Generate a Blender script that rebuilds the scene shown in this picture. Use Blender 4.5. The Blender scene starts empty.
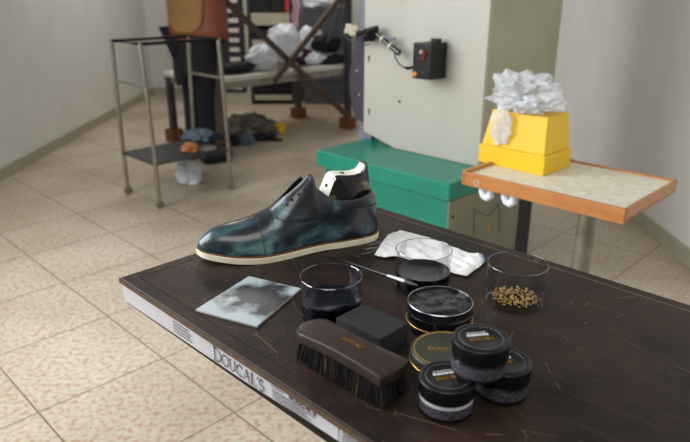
import bpy, bmesh, math, random
from mathutils import Vector, Matrix, noise
random.seed(7)
R = math.radians
sc = bpy.context.scene
COL = sc.collection
TZ = 0.80                      # bench top height
CAMZ = 1.22
PITCH = R(20.5); FPX = 630.0
Cc, Ss = math.cos(PITCH), math.sin(PITCH)

# ---------------------------------------------------------------- placement helpers
def ray(px, py):
    u = px - 345; v = py - 221
    return Vector((u, FPX*Cc - v*Ss, -(v*Cc + FPX*Ss)))
def pl(px, py, nx, ny, k):
    r = ray(px, py); t = k/(r.x*nx + r.y*ny)
    return r*t + Vector((0, 0, CAMZ))
def at(px, py, z):
    r = ray(px, py); t = (CAMZ - z)/-r.z
    return r*t + Vector((0, 0, CAMZ))

# ---------------------------------------------------------------- materials
def srgb(c):
    return tuple(((x/255)/12.92 if x/255 <= .04045 else ((x/255+.055)/1.055)**2.4) for x in c)
def mat(name, col, rough=.5, metal=0, col2=None, nscale=20, spread=.5, bump=0, bscale=80, coat=0,
        detail=4, spec=.5, stretch=None, trans=0, sheen=0, alpha=1, emit=None):
    m = bpy.data.materials.new(name); m.use_nodes = True
    nt = m.node_tree; b = nt.nodes['Principled BSDF']
    b.inputs['Roughness'].default_value = rough; b.inputs['Metallic'].default_value = metal
    b.inputs['Specular IOR Level'].default_value = spec
    b.inputs['Coat Weight'].default_value = coat; b.inputs['Coat Roughness'].default_value = .12
    b.inputs['Transmission Weight'].default_value = trans
    b.inputs['Sheen Weight'].default_value = sheen
    b.inputs['Alpha'].default_value = alpha
    c1 = (*srgb(col), 1); b.inputs['Base Color'].default_value = c1
    tc = nt.nodes.new('ShaderNodeTexCoord'); mp = nt.nodes.new('ShaderNodeMapping')
    nt.links.new(tc.outputs['Object'], mp.inputs['Vector'])
    if stretch: mp.inputs['Scale'].default_value = stretch
    if col2 is None: col2 = tuple(x*.88 for x in col)
    n = nt.nodes.new('ShaderNodeTexNoise'); n.inputs['Scale'].default_value = nscale; n.inputs['Detail'].default_value = detail
    nt.links.new(mp.outputs[0], n.inputs['Vector'])
    r = nt.nodes.new('ShaderNodeValToRGB')
    r.color_ramp.elements[0].position = .5-spread/2; r.color_ramp.elements[1].position = .5+spread/2
    r.color_ramp.elements[0].color = (*srgb(col2), 1); r.color_ramp.elements[1].color = c1
    nt.links.new(n.outputs['Fac'], r.inputs['Fac']); nt.links.new(r.outputs[0], b.inputs['Base Color'])
    if bump:
        n2 = nt.nodes.new('ShaderNodeTexNoise'); n2.inputs['Scale'].default_value = bscale; n2.inputs['Detail'].default_value = 5
        nt.links.new(mp.outputs[0], n2.inputs['Vector'])
        bp = nt.nodes.new('ShaderNodeBump'); bp.inputs['Strength'].default_value = bump; bp.inputs['Distance'].default_value = .003
        nt.links.new(n2.outputs['Fac'], bp.inputs['Height']); nt.links.new(bp.outputs[0], b.inputs['Normal'])
    return m
def nodes_of(m): return m.node_tree.nodes, m.node_tree.links, m.node_tree.nodes['Principled BSDF']

def glass_mat(name, tint=(1, 1, 1), edge=.22, rough=.02, refl=.32):
    m = bpy.data.materials.new(name); m.use_nodes = True; nt = m.node_tree; nt.nodes.clear()
    o = nt.nodes.new('ShaderNodeOutputMaterial'); t = nt.nodes.new('ShaderNodeBsdfTransparent')
    t.inputs[0].default_value = (*tint, 1)
    g = nt.nodes.new('ShaderNodeBsdfGlossy'); g.inputs['Roughness'].default_value = rough
    lw = nt.nodes.new('ShaderNodeLayerWeight'); lw.inputs[0].default_value = edge
    mx = nt.nodes.new('ShaderNodeMixShader')
    ma = nt.nodes.new('ShaderNodeMath'); ma.operation = 'MULTIPLY'; ma.inputs[1].default_value = refl
    nt.links.new(lw.outputs['Fresnel'], ma.inputs[0]); nt.links.new(ma.outputs[0], mx.inputs[0])
    nt.links.new(t.outputs[0], mx.inputs[1]); nt.links.new(g.outputs[0], mx.inputs[2]); nt.links.new(mx.outputs[0], o.inputs[0])
    return m

def tile_mat():
    m = mat('floor tiles', (200, 184, 158), rough=.42); N, L, B = nodes_of(m)
    tc = N.new('ShaderNodeTexCoord'); mp = N.new('ShaderNodeMapping'); mp.inputs['Rotation'].default_value = (0, 0, R(45))
    L.new(tc.outputs['Object'], mp.inputs[0])
    sx = N.new('ShaderNodeSeparateXYZ'); L.new(mp.outputs[0], sx.inputs[0])
    def line(out, off, T=.422, wd=.0024):
        a = N.new('ShaderNodeMath'); a.operation = 'ADD'; a.inputs[1].default_value = -off+100*T; L.new(out, a.inputs[0])
        d = N.new('ShaderNodeMath'); d.operation = 'PINGPONG'; d.inputs[1].default_value = T/2; L.new(a.outputs[0], d.inputs[0])
        c = N.new('ShaderNodeMath'); c.operation = 'LESS_THAN'; c.inputs[1].default_value = wd; L.new(d.outputs[0], c.inputs[0])
        return c.outputs[0]
    # rotated by +45deg: x' = (x-y)/sqrt2, y' = (x+y)/sqrt2
    l1 = line(sx.outputs[0], -1.367); l2 = line(sx.outputs[1], .889)
    mxl = N.new('ShaderNodeMath'); mxl.operation = 'MAXIMUM'; L.new(l1, mxl.inputs[0]); L.new(l2, mxl.inputs[1])
    # terrazzo speckle
    v = N.new('ShaderNodeTexNoise'); v.inputs['Scale'].default_value = 55; v.inputs['Detail'].default_value = 2; L.new(tc.outputs['Object'], v.inputs['Vector'])
    rp = N.new('ShaderNodeValToRGB'); e = rp.color_ramp.elements
    e[0].position = .36; e[0].color = (*srgb((196, 164, 144)), 1); e[1].position = .47; e[1].color = (*srgb((206, 196, 178)), 1)
    x = e.new(.66); x.color = (*srgb((218, 209, 193)), 1)
    L.new(v.outputs['Fac'], rp.inputs[0])
    # broad grime
    g = N.new('ShaderNodeTexNoise'); g.inputs['Scale'].default_value = 1.3; g.inputs['Detail'].default_value = 6; L.new(tc.outputs['Object'], g.inputs['Vector'])
    gr = N.new('ShaderNodeValToRGB'); gr.color_ramp.elements[0].position = .35; gr.color_ramp.elements[0].color = (.56, .48, .385, 1)
    gr.color_ramp.elements[1].position = .65; gr.color_ramp.elements[1].color = (.95, .92, .87, 1); L.new(g.outputs['Fac'], gr.inputs[0])
    mu = N.new('ShaderNodeMixRGB'); mu.blend_type = 'MULTIPLY'; mu.inputs[0].default_value = .8
    L.new(rp.outputs[0], mu.inputs[1]); L.new(gr.outputs[0], mu.inputs[2])
    mx = N.new('ShaderNodeMixRGB'); L.new(mxl.outputs[0], mx.inputs[0]); L.new(mu.outputs[0], mx.inputs[1]); mx.inputs[2].default_value = (*srgb((105, 88, 70)), 1)
    L.new(mx.outputs[0], B.inputs['Base Color'])
    return m

def leather_top_mat():
    m = mat('dark bench leather', (40, 31, 28), rough=.45, bump=.25, bscale=160, spec=.24); N, L, B = nodes_of(m)
    tc = N.new('ShaderNodeTexCoord')
    n = N.new('ShaderNodeTexNoise'); n.inputs['Scale'].default_value = 7; n.inputs['Detail'].default_value = 8; n.inputs['Roughness'].default_value = .65
    L.new(tc.outputs['Object'], n.inputs['Vector'])
    r = N.new('ShaderNodeValToRGB'); e = r.color_ramp.elements
    e[0].position = .32; e[0].color = (*srgb((19, 15, 16)), 1); e[1].position = .68; e[1].color = (*srgb((60, 43, 35)), 1)
    L.new(n.outputs['Fac'], r.inputs[0]); base = r.outputs[0]
    # cutting scratches: thin lines from stretched voronoi edges
    for rot, scl, st, thr in ((20, 6, 9, .0036), (-35, 5, 12, .003), (75, 4, 14, .0026)):
        mp = N.new('ShaderNodeMapping'); mp.inputs['Rotation'].default_value = (0, 0, R(rot)); mp.inputs['Scale'].default_value = (1, st/3, 1)
        L.new(tc.outputs['Object'], mp.inputs[0])
        v = N.new('ShaderNodeTexVoronoi'); v.feature = 'DISTANCE_TO_EDGE'; v.inputs['Scale'].default_value = scl; L.new(mp.outputs[0], v.inputs['Vector'])
        lt = N.new('ShaderNodeMath'); lt.operation = 'LESS_THAN'; lt.inputs[1].default_value = thr; L.new(v.outputs['Distance'], lt.inputs[0])
        n3 = N.new('ShaderNodeTexNoise'); n3.inputs['Scale'].default_value = 14; L.new(mp.outputs[0], n3.inputs['Vector'])
        gt = N.new('ShaderNodeMath'); gt.operation = 'GREATER_THAN'; gt.inputs[1].default_value = .56; L.new(n3.outputs['Fac'], gt.inputs[0])
        ml = N.new('ShaderNodeMath'); ml.operation = 'MULTIPLY'; L.new(lt.outputs[0], ml.inputs[0]); L.new(gt.outputs[0], ml.inputs[1])
        m2 = N.new('ShaderNodeMath'); m2.operation = 'MULTIPLY'; m2.inputs[1].default_value = .6; L.new(ml.outputs[0], m2.inputs[0])
        mx = N.new('ShaderNodeMixRGB'); L.new(m2.outputs[0], mx.inputs[0]); L.new(base, mx.inputs[1]); mx.inputs[2].default_value = (*srgb((120, 92, 70)), 1)
        base = mx.outputs[0]
    L.new(base, B.inputs['Base Color'])
    rr = N.new('ShaderNodeMapRange'); rr.inputs[3].default_value = .40; rr.inputs[4].default_value = .54
    L.new(n.outputs['Fac'], rr.inputs[0]); L.new(rr.outputs[0], B.inputs['Roughness'])
    return m

def shoe_mat():
    m = mat('patinated blue leather', (30, 60, 80), rough=.3, coat=.35, bump=.05, bscale=300); N, L, B = nodes_of(m)
    tc = N.new('ShaderNodeTexCoord'); mp = N.new('ShaderNodeMapping'); mp.inputs['Scale'].default_value = (1, 1.3, 1.5)
    L.new(tc.outputs['Object'], mp.inputs[0])
    n = N.new('ShaderNodeTexNoise'); n.inputs['Scale'].default_value = 15; n.inputs['Detail'].default_value = 5; n.inputs['Distortion'].default_value = .6
    L.new(mp.outputs[0], n.inputs['Vector'])
    r = N.new('ShaderNodeValToRGB'); e = r.color_ramp.elements
    e[0].position = .41; e[0].color = (*srgb((21, 24, 30)), 1); e[1].position = .495; e[1].color = (*srgb((34, 47, 56)), 1)
    x = e.new(.575); x.color = (*srgb((58, 90, 97)), 1); x = e.new(.70); x.color = (*srgb((112, 146, 144)), 1)
    L.new(n.outputs['Fac'], r.inputs[0]); L.new(r.outputs[0], B.inputs['Base Color'])
    return m

M = {}
M['floor'] = tile_mat(); M['bench'] = leather_top_mat(); M['shoe'] = shoe_mat()
M['wall'] = mat('white plaster', (232, 231, 227), rough=.8, col2=(222, 221, 217), nscale=3, bump=.1)
M['rim'] = mat('worn brown edge', (92, 68, 42), rough=.4, col2=(52, 38, 26), nscale=60)
M['board'] = mat('dark board edge', (24, 16, 14), rough=.6, spec=.2, col2=(18, 12, 11), nscale=30)
M['tape'] = mat('printed white tape', (204, 204, 210), rough=.28, col2=(178, 178, 186), nscale=14, spread=.7, coat=.3)
M['ink'] = mat('black ink', (38, 37, 42), rough=.5)
M['ink_grey'] = mat('grey ink', (96, 96, 102), rough=.5)
M['stitch_dark'] = mat('dark thread', (14, 12, 12), rough=.7)
M['stitch_tan'] = mat('tan thread', (150, 128, 100), rough=.7)
M['steel'] = mat('grey steel tube', (164, 158, 146), rough=.35, metal=.6, col2=(128, 122, 112))
M['steel_dark'] = mat('dark painted steel', (52, 52, 56), rough=.5, col2=(40, 40, 44))
M['rust'] = mat('brown rusty bar', (88, 66, 46), rough=.6, col2=(60, 44, 32), nscale=25)
M['leg_brown'] = mat('grey brown steel leg', (104, 94, 80), rough=.5, col2=(84, 76, 64))
M['wood_block'] = mat('red brown wood block', (122, 66, 38), rough=.6, col2=(88, 46, 28), nscale=30)
M['sole'] = mat('cream rubber sole', (250, 242, 216), rough=.55, col2=(232, 218, 186), nscale=40, bump=.15, bscale=200)
M['welt'] = mat('brown welt', (104, 66, 40), rough=.5)
M['seam'] = mat('dark seam', (12, 15, 22), rough=.5)
M['lining'] = mat('dark lining', (24, 26, 32), rough=.55)
M['last_dark'] = mat('worn dark shoe last', (26, 22, 19), rough=.3, col2=(150, 134, 96), nscale=34, spread=.12, coat=.3)
nn = M['last_dark'].node_tree.nodes
for q in nn:
    if q.type == 'VALTORGB': q.color_ramp.elements[0].position = .30; q.color_ramp.elements[1].position = .44
M['last_white'] = mat('chipped white last', (226, 222, 208), rough=.4, col2=(60, 50, 38), nscale=70)
for q in M['last_white'].node_tree.nodes:
    if q.type == 'VALTORGB': q.color_ramp.elements[0].position = .30; q.color_ramp.elements[1].position = .38
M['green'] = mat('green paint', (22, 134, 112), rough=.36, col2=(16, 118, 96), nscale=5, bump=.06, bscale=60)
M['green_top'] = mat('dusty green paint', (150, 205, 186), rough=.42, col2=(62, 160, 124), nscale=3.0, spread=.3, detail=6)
M['machine'] = mat('pale grey green enamel', (186, 184, 172), rough=.38, col2=(174, 172, 160), nscale=4, spread=.6)
M['machine_side'] = mat('khaki enamel', (176, 174, 148), rough=.45, col2=(160, 158, 134), nscale=5)
M['khaki'] = mat('khaki grey sheet', (138, 138, 116), rough=.5, col2=(124, 122, 102), nscale=9)
M['guard'] = mat('dark violet grey paint', (62, 56, 66), rough=.45, col2=(50, 45, 54))
M['panel_blue'] = mat('blue grey panel', (130, 135, 148), rough=.4, col2=(106, 110, 124), nscale=8)
M['black'] = mat('black plastic', (17, 17, 19), rough=.36, col2=(12, 12, 14), bump=.03, spec=.35)
M['black_gloss'] = mat('glossy black', (12, 12, 15), rough=.16, coat=.4)
M['black_fabric'] = mat('black fabric', (20, 20, 26), rough=.85, col2=(12, 12, 17), bump=.3)
M['hole'] = mat('dark hole', (22, 20, 18), rough=.7)
M['orange'] = mat('orange plastic', (246, 148, 30), rough=.35)
M['red'] = mat('red plastic', (206, 44, 40), rough=.4)
M['pink'] = mat('pink ribbon', (226, 176, 200), rough=.6)
M['cream_plastic'] = mat('cream plastic', (216, 208, 184), rough=.4)
M['white_plastic'] = mat('white plastic', (246, 248, 252), rough=.35, col2=(222, 228, 242), nscale=12, bump=.4, bscale=25)
M['white_paint'] = mat('white laminate', (224, 220, 206), rough=.4)
M['beige_metal'] = mat('beige painted metal', (184, 180, 158), rough=.5)
M['drawer'] = mat('black drawer', (24, 24, 32), rough=.45)
M['label_white'] = mat('white card', (222, 212, 204), rough=.6)
M['crate'] = mat('grey crate plastic', (98, 98, 104), rough=.55, col2=(82, 82, 90))
M['jacket'] = mat('rust brown leather', (142, 74, 46), rough=.6, col2=(120, 62, 40), nscale=8)
M['ochre'] = mat('ochre suede', (156, 112, 62), rough=.75, col2=(138, 98, 54), nscale=10)
M['trousers'] = mat('navy cotton', (18, 20, 34), rough=.9, col2=(12, 13, 22), nscale=10)
M['skin'] = mat('skin', (206, 160, 134), rough=.5)
M['hair'] = mat('dark brown hair', (42, 30, 24), rough=.6)
M['shoe_black'] = mat('black work shoe', (22, 22, 24), rough=.4)
M['rag_grey'] = mat('grey rag', (132, 126, 116), rough=.9, col2=(84, 78, 74), nscale=16, spread=.3, bump=.6)
M['rag_blue'] = mat('blue grey rag', (112, 130, 140), rough=.9, col2=(78, 92, 102), nscale=14, bump=.5)
M['rag_dark'] = mat('dark navy rag', (34, 36, 50), rough=.9, col2=(22, 24, 34), bump=.5)
M['maroon'] = mat('maroon fabric', (76, 26, 36), rough=.8)
M['wood'] = mat('varnished orange wood', (200, 134, 74), rough=.38, col2=(176, 110, 56), nscale=10, stretch=(1, 6, 6), coat=.2)
M['paper'] = mat('white paper', (232, 226, 208), rough=.75, col2=(206, 196, 170), nscale=40)
M['yellow'] = mat('yellow card', (240, 196, 26), rough=.45, col2=(230, 184, 20), nscale=9)
M['yellow_dot'] = mat('yellow sticker', (214, 160, 24), rough=.4)
M['brush_wood'] = mat('dark brush wood', (56, 40, 34), rough=.42, col2=(38, 27, 23), nscale=14, stretch=(1, 7, 7), coat=.08, spec=.35)
M['bristle'] = mat('dark bristle', (34, 31, 30), rough=.5, col2=(18, 17, 19), nscale=90)
M['bristle_tan'] = mat('tan bristle', (112, 90, 58), rough=.5)
M['gold'] = mat('gold print', (224, 176, 60), rough=.3, metal=.6)
M['gold_dim'] = mat('dull gold print', (184, 128, 52), rough=.4, metal=.3)
M['white_ink'] = mat('white print', (226, 226, 230), rough=.5)
M['sponge'] = mat('charcoal foam', (54, 55, 56), rough=.95, col2=(42, 43, 44), nscale=300, bump=.5, bscale=500, spec=.2)
M['swatch'] = mat('clouded patina sheet', (172, 184, 188), rough=.28, col2=(46, 43, 46), nscale=17, spread=.22, detail=5, coat=.3)
N_, L_, B_ = nodes_of(M['swatch'])
tc_ = N_.new('ShaderNodeTexCoord'); vm_ = N_.new('ShaderNodeVectorMath'); vm_.operation = 'DISTANCE'; vm_.inputs[1].default_value = (-.120, .800, .003); L_.new(tc_.outputs['Object'], vm_.inputs[0])
vr_ = [q for q in N_ if q.type == 'VALTORGB'][0]; nz_ = [q for q in N_ if q.type == 'TEX_NOISE'][0]
a_ = N_.new('ShaderNodeMath'); a_.operation = 'MULTIPLY_ADD'; a_.inputs[1].default_value = 6.2; a_.inputs[2].default_value = -.30; L_.new(vm_.outputs['Value'], a_.inputs[0])
b_ = N_.new('ShaderNodeMath'); b_.operation = 'ADD'; L_.new(a_.outputs[0], b_.inputs[0]); L_.new(nz_.outputs['Fac'], b_.inputs[1]); L_.new(b_.outputs[0], vr_.inputs[0])
nz_.inputs['Scale'].default_value = 26
M['swatch_edge'] = mat('pale sheet edge', (196, 200, 188), rough=.4)
M['tin'] = mat('black lacquered tin', (16, 16, 22), rough=.22, coat=.4)
M['tin_lid'] = mat('charcoal tin lid', (66, 64, 54), rough=.4, metal=.2)
M['polish'] = mat('black shoe polish', (30, 31, 34), rough=.2, col2=(12, 13, 16), nscale=30, spread=.15, bump=.5, bscale=60, coat=.12)
M['liquid'] = mat('blue black dye', (6, 7, 15), rough=.05, spec=.3)
M['silver'] = mat('silver ferrule', (196, 196, 200), rough=.25, metal=1)
M['cloth'] = mat('white cotton', (252, 251, 249), rough=.9, col2=(230, 229, 228), nscale=30, bump=.5, bscale=90)
N_, L_, B_ = nodes_of(M['cloth'])
tc_ = N_.new('ShaderNodeTexCoord'); sp_ = N_.new('ShaderNodeSeparateXYZ'); L_.new(tc_.outputs['Object'], sp_.inputs[0])
nz_ = N_.new('ShaderNodeTexNoise'); nz_.inputs['Scale'].default_value = 60
ad_ = N_.new('ShaderNodeMath'); ad_.operation = 'MULTIPLY_ADD'; ad_.inputs[1].default_value = .012; L_.new(nz_.outputs['Fac'], ad_.inputs[0]); L_.new(sp_.outputs[0], ad_.inputs[2])
rm_ = N_.new('ShaderNodeMapRange'); rm_.inputs[1].default_value = .2225; rm_.inputs[2].default_value = .2335; L_.new(ad_.outputs[0], rm_.inputs[0])
old_ = B_.inputs['Base Color'].links[0].from_socket
mx_ = N_.new('ShaderNodeMixRGB'); L_.new(rm_.outputs[0], mx_.inputs[0]); L_.new(old_, mx_.inputs[1]); mx_.inputs[2].default_value = (*srgb((38, 56, 96)), 1)
L_.new(mx_.outputs[0], B_.inputs['Base Color'])
M['glass'] = glass_mat('clear glass', (.975, .98, .985))
M['glass_dye'] = glass_mat('dye stained glass', (.86, .87, .92))
M['jar_glass'] = glass_mat('jar glass', (.9, .92, .95), edge=.5, refl=.75)
M['film'] = mat('clear plastic film', (236, 238, 242), rough=.25, alpha=.42)
M['foam_white'] = mat('white liner', (214, 214, 216), rough=.4)
M['jar_label'] = mat('mottled charcoal label', (92, 88, 96), rough=.45, col2=(34, 32, 40), nscale=420, spread=.2, spec=.3)
M['grain'] = mat('golden grains', (206, 170, 96), rough=.4, col2=(110, 76, 34), nscale=200)
M['pane'] = mat('window pane daylight glass', (220, 228, 236), rough=.05)
M['metal_frame'] = mat('white window frame', (225, 225, 222), rough=.5)

# ---------------------------------------------------------------- object helpers
def tag(o, label=None, cat=None, group=None, kind=None):
    if label: o['label'] = label
    if cat: o['category'] = cat
    if group: o['group'] = group
    if kind: o['kind'] = kind
    return o
def thing(name, label, cat, loc=(0, 0, 0), rz=0, group=None):
    o = bpy.data.objects.new(name, None); COL.objects.link(o); o.empty_display_size = .05
    o.location = loc; o.rotation_euler = (0, 0, rz)
    return tag(o, label, cat, group)
def obj(name, bm, m, parent=None, smooth=False, loc=None, rz=None, bevel=0, weld=False):
    if weld: bmesh.ops.remove_doubles(bm, verts=bm.verts, dist=1e-5)
    bmesh.ops.recalc_face_normals(bm, faces=bm.faces)
    me = bpy.data.meshes.new(name); bm.to_mesh(me); bm.free()
    ms = m if isinstance(m, (list, tuple)) else [m]
    for k in ms: me.materials.append(M[k])
    if smooth:
        for p in me.polygons: p.use_smooth = True
        try: me.set_sharp_from_angle(angle=R(42))
        except Exception: pass
    o = bpy.data.objects.new(name, me); COL.objects.link(o)
    if parent: o.parent = parent
    if loc is not None: o.location = loc
    if rz is not None: o.rotation_euler = (0, 0, rz)
    if bevel:
        b = o.modifiers.new('bevel', 'BEVEL'); b.width = bevel; b.segments = 3; b.limit_method = 'ANGLE'; b.angle_limit = R(35)
    return o
def NB(): return bmesh.new()
def box(bm, x0, x1, y0, y1, z0, z1, mtx=None, mi=0):
    vs = [bm.verts.new((x, y, z)) for z in (z0, z1) for y in (y0, y1) for x in (x0, x1)]
    if mtx is not None:
        for v in vs: v.co = mtx @ v.co
    for f in ((0, 1, 3, 2), (4, 6, 7, 5), (0, 4, 5, 1), (2, 3, 7, 6), (0, 2, 6, 4), (1, 5, 7, 3)):
        fc = bm.faces.new([vs[i] for i in f]); fc.material_index = mi
    return bm
def tube(bm, pts, r, seg=10, caps=True, mi=0):
    pts = [Vector(p) for p in pts]; n = len(pts)
    rs = r if isinstance(r, (list, tuple)) else [r]*n
    rings = []; up = None
    for i, p in enumerate(pts):
        t = (pts[min(i+1, n-1)]-pts[max(i-1, 0)]).normalized()
        if up is None:
            a = Vector((0, 0, 1)) if abs(t.z) < .9 else Vector((1, 0, 0)); u = t.cross(a).normalized()
        else:
            u = (up - t*up.dot(t)).normalized()
        up = u; w = t.cross(u)
        rings.append([bm.verts.new(p+(u*math.cos(2*math.pi*k/seg)+w*math.sin(2*math.pi*k/seg))*rs[i]) for k in range(seg)])
    for a, b in zip(rings, rings[1:]):
        for k in range(seg):
            f = bm.faces.new((a[k], a[(k+1) % seg], b[(k+1) % seg], b[k])); f.material_index = mi
    if caps:
        bm.faces.new(rings[0]).material_index = mi; bm.faces.new(rings[-1][::-1]).material_index = mi
    return bm
def lathe(bm, prof, seg=48, c=(0, 0, 0), mtx=None, mi=0):
    rings = []
    for r, z in prof:
        if r < 1e-6:
            rings.append([bm.verts.new((c[0], c[1], c[2]+z))])
        else:
            rings.append([bm.verts.new((c[0]+r*math.cos(2*math.pi*k/seg), c[1]+r*math.sin(2*math.pi*k/seg), c[2]+z)) for k in range(seg)])
    if mtx is not None:
        for rg in rings:
            for v in rg: v.co = mtx @ v.co
    for a, b in zip(rings, rings[1:]):
        for k in range(seg):
            k2 = (k+1) % seg
            if len(a) == 1 and len(b) == 1: continue
            if len(a) == 1: f = bm.faces.new((a[0], b[k], b[k2]))
            elif len(b) == 1: f = bm.faces.new((a[k], a[k2], b[0]))
            else: f = bm.faces.new((a[k], a[k2], b[k2], b[k]))
            f.material_index = mi
    return bm
def prism(bm, pts, z0, z1, mtx=None, mi=0):
    a = [bm.verts.new((x, y, z0)) for x, y in pts]; b = [bm.verts.new((x, y, z1)) for x, y in pts]
    if mtx is not None:
        for v in a+b: v.co = mtx @ v.co
    n = len(pts)
    bm.faces.new(a[::-1]).material_index = mi; bm.faces.new(b).material_index = mi
    for i in range(n): bm.faces.new((a[i], a[(i+1) % n], b[(i+1) % n], b[i])).material_index = mi
    return bm
def interp(tab, x):
    if x <= tab[0][0]: return tab[0][1]
    for i in range(len(tab)-1):
        x0, y0 = tab[i]; x1, y1 = tab[i+1]
        if x <= x1:
            t = (x-x0)/(x1-x0)
            m0 = (y1-tab[i-1][1])/(x1-tab[i-1][0]) if i > 0 else (y1-y0)/(x1-x0)
            m1 = (tab[i+2][1]-y0)/(tab[i+2][0]-x0) if i+2 < len(tab) else (y1-y0)/(x1-x0)
            h = x1-x0
            s = (y1-y0)/h
            if s == 0: m0 = m1 = 0
            else:
                m0 = max(0, min(m0/s, 3))*s; m1 = max(0, min(m1/s, 3))*s
            return (2*t**3-3*t*t+1)*y0+(t**3-2*t*t+t)*h*m0+(-2*t**3+3*t*t)*y1+(t**3-t*t)*h*m1
    return tab[-1][1]
def crumple(bm, c, s, amp=.25, freq=2.2, seed=0, floor=None, sub=4, ridge=.5):
    tmp = bmesh.new(); bmesh.ops.create_icosphere(tmp, subdivisions=sub, radius=1)
    off = Vector((seed*7.3, seed*3.1, seed*5.7)); mp = {}
    for v in tmp.verts:
        p = v.co.copy(); d = noise.fractal(p*freq+off, 1, 2, 4)
        rg = 1-abs(noise.noise(p*freq*1.7+off*2))*2
        k = 1+amp*d+amp*ridge*rg*.5
        q = Vector((p.x*s[0]*k, p.y*s[1]*k, p.z*s[2]*k))+Vector(c)
        if floor is not None and q.z < floor: q.z = floor + (q.z-floor)*.02
        mp[v.index] = bm.verts.new(q)
    for f in tmp.faces: bm.faces.new([mp[v.index] for v in f.verts])
    tmp.free(); return bm

# ---------------------------------------------------------------- serif capital letters, drawn as strokes
def arc(cx, cy, rx, ry, a0, a1, n=14): return [(cx+rx*math.cos(R(a0+(a1-a0)*i/n)), cy+ry*math.sin(R(a0+(a1-a0)*i/n))) for i in range(n+1)]
GL = {
 'D': (.78, [([(.14, 0), (.14, 1)], 1), (arc(.14, .5, .56, .5, 90, -90), .8), ([(0, 0), (.2, 0)], .4), ([(0, 1), (.2, 1)], .4)]),
 'O': (.84, [(arc(.4, .5, .36, .5, 0, 360, 24), .75)]),
 'U': (.80, [([(.12, 1), (.12, .3)]+arc(.37, .3, .25, .3, 180, 360, 10)+[(.62, 1)], .75), ([(0, 1), (.24, 1)], .4), ([(.52, 1), (.74, 1)], .4)]),
 'C': (.74, [(arc(.4, .5, .36, .5, 50, 310, 20), .8), ([(.63, .7), (.64, .98)], .4)]),
 'A': (.78, [([(.06, 0), (.36, 1)], .45), ([(.36, 1), (.68, 0)], 1), ([(.16, .36), (.56, .36)], .4), ([(-.02, 0), (.16, 0)], .4), ([(.56, 0), (.78, 0)], .4)]),
 'L': (.62, [([(.14, 1), (.14, 0)], 1), ([(0, 0), (.56, 0), (.58, .2)], .4), ([(0, 1), (.28, 1)], .4)]),
 "'": (.2, [([(.1, 1), (.06, .8)], .8)]),
 'S': (.56, [([(.46, .86)]+arc(.27, .75, .19, .24, 40, 270, 12)+arc(.27, .26, .21, .26, 90, -150, 12), .8)]),
}
def lettering(bm, text, w, h, mtx, big_first=1.0, weight=.085, depth=.0003, mi=0):
    """text laid in the local xy plane of mtx, starting at x=0, total width w, cap height h"""
    tot = sum(GL[c][0]*(big_first if i == 0 else 1) for i, c in enumerate(text)); k = w/tot; x = 0
    for i, ch in enumerate(text):
        g = big_first if i == 0 else 1.0
        for pts, th in GL[ch][1]:
            P = [Vector((x+p[0]*k*g, p[1]*h*g - (h*(g-1)*.45 if g > 1 else 0), 0)) for p in pts]
            hw = weight*h*th/2
            for a, b in zip(P, P[1:]):
                d = (b-a)
                if d.length < 1e-7: continue
                d.normalize(); n = Vector((-d.y, d.x, 0))*hw; e = d*hw*.4
                q = [a-e+n, a-e-n, b+e-n, b+e+n]
                lo = [bm.verts.new(mtx @ v) for v in q]; hi = [bm.verts.new(mtx @ (v+Vector((0, 0, depth)))) for v in q]
                bm.faces.new(hi).material_index = mi
                for j in range(4): bm.faces.new((lo[j], lo[(j+1) % 4], hi[(j+1) % 4], hi[j])).material_index = mi
        x += GL[ch][0]*k*g
    return bm
def dashes(bm, w, rows, pitch, hgt, mtx, seed, depth=.0002):
    """rows of unreadable small print"""
    rd = random.Random(seed)
    for r in range(rows):
        x = 0; lim = w*rd.uniform(.75, 1)
        while x < lim:
            l = rd.uniform(.0012, .004); box(bm, x, min(x+l, lim), -r*pitch-hgt, -r*pitch, 0, depth, mtx); x += l+rd.uniform(.0005, .0011)
    return bm

RZ = R(-45)
E1 = Vector((.70711, -.70711, 0)); E2 = Vector((.70711, .70711, 0)); UP = Vector((0, 0, 1))

# ================================================================= SETTING
bm = NB(); box(bm, -2.3, 1.6, -2.2, 7.6, -.1, 0); tag(obj('floor', bm, 'floor'), kind='structure')
bm = NB(); box(bm, -2.3, 1.6, 7.6, 7.75, -.1, 3.1); tag(obj('wall_back', bm, 'wall'), kind='structure')
bm = NB()   # left wall with a window opening  y 0.2..3.4, z .95..2.75
box(bm, -2.45, -2.3, -2.2, 7.75, -.1, .95); box(bm, -2.45, -2.3, -2.2, 7.75, 2.75, 3.1)
box(bm, -2.45, -2.3, -2.2, .2, .95, 2.75); box(bm, -2.45, -2.3, 3.4, 7.75, .95, 2.75)
tag(obj('wall_left', bm, 'wall'), kind='structure')
bm = NB(); box(bm, 1.6, 1.75, -2.2, 7.75, -.1, 3.1); tag(obj('wall_right', bm, 'wall'), kind='structure')
wf = NB()
for a, b in ((.2, .26), (1.77, 1.83), (3.34, 3.4)): box(wf, -2.42, -2.34, a, b, .95, 2.75)
for a, b in ((.95, 1.01), (2.69, 2.75)): box(wf, -2.42, -2.34, .2, 3.4, a, b)
tag(obj('window_1', wf, 'metal_frame'), kind='structure')
for n_, (a, b, c, d) in {'baseboard_back': (-2.3, 1.6, 7.585, 7.6), 'baseboard_left': (-2.3, -2.285, -2.2, 7.585), 'baseboard_right': (1.585, 1.6, -2.2, 7.585)}.items():
    bm = NB(); box(bm, a, b, c, d, 0, .08); tag(obj(n_, bm, 'beige_metal'), kind='structure')

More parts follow.
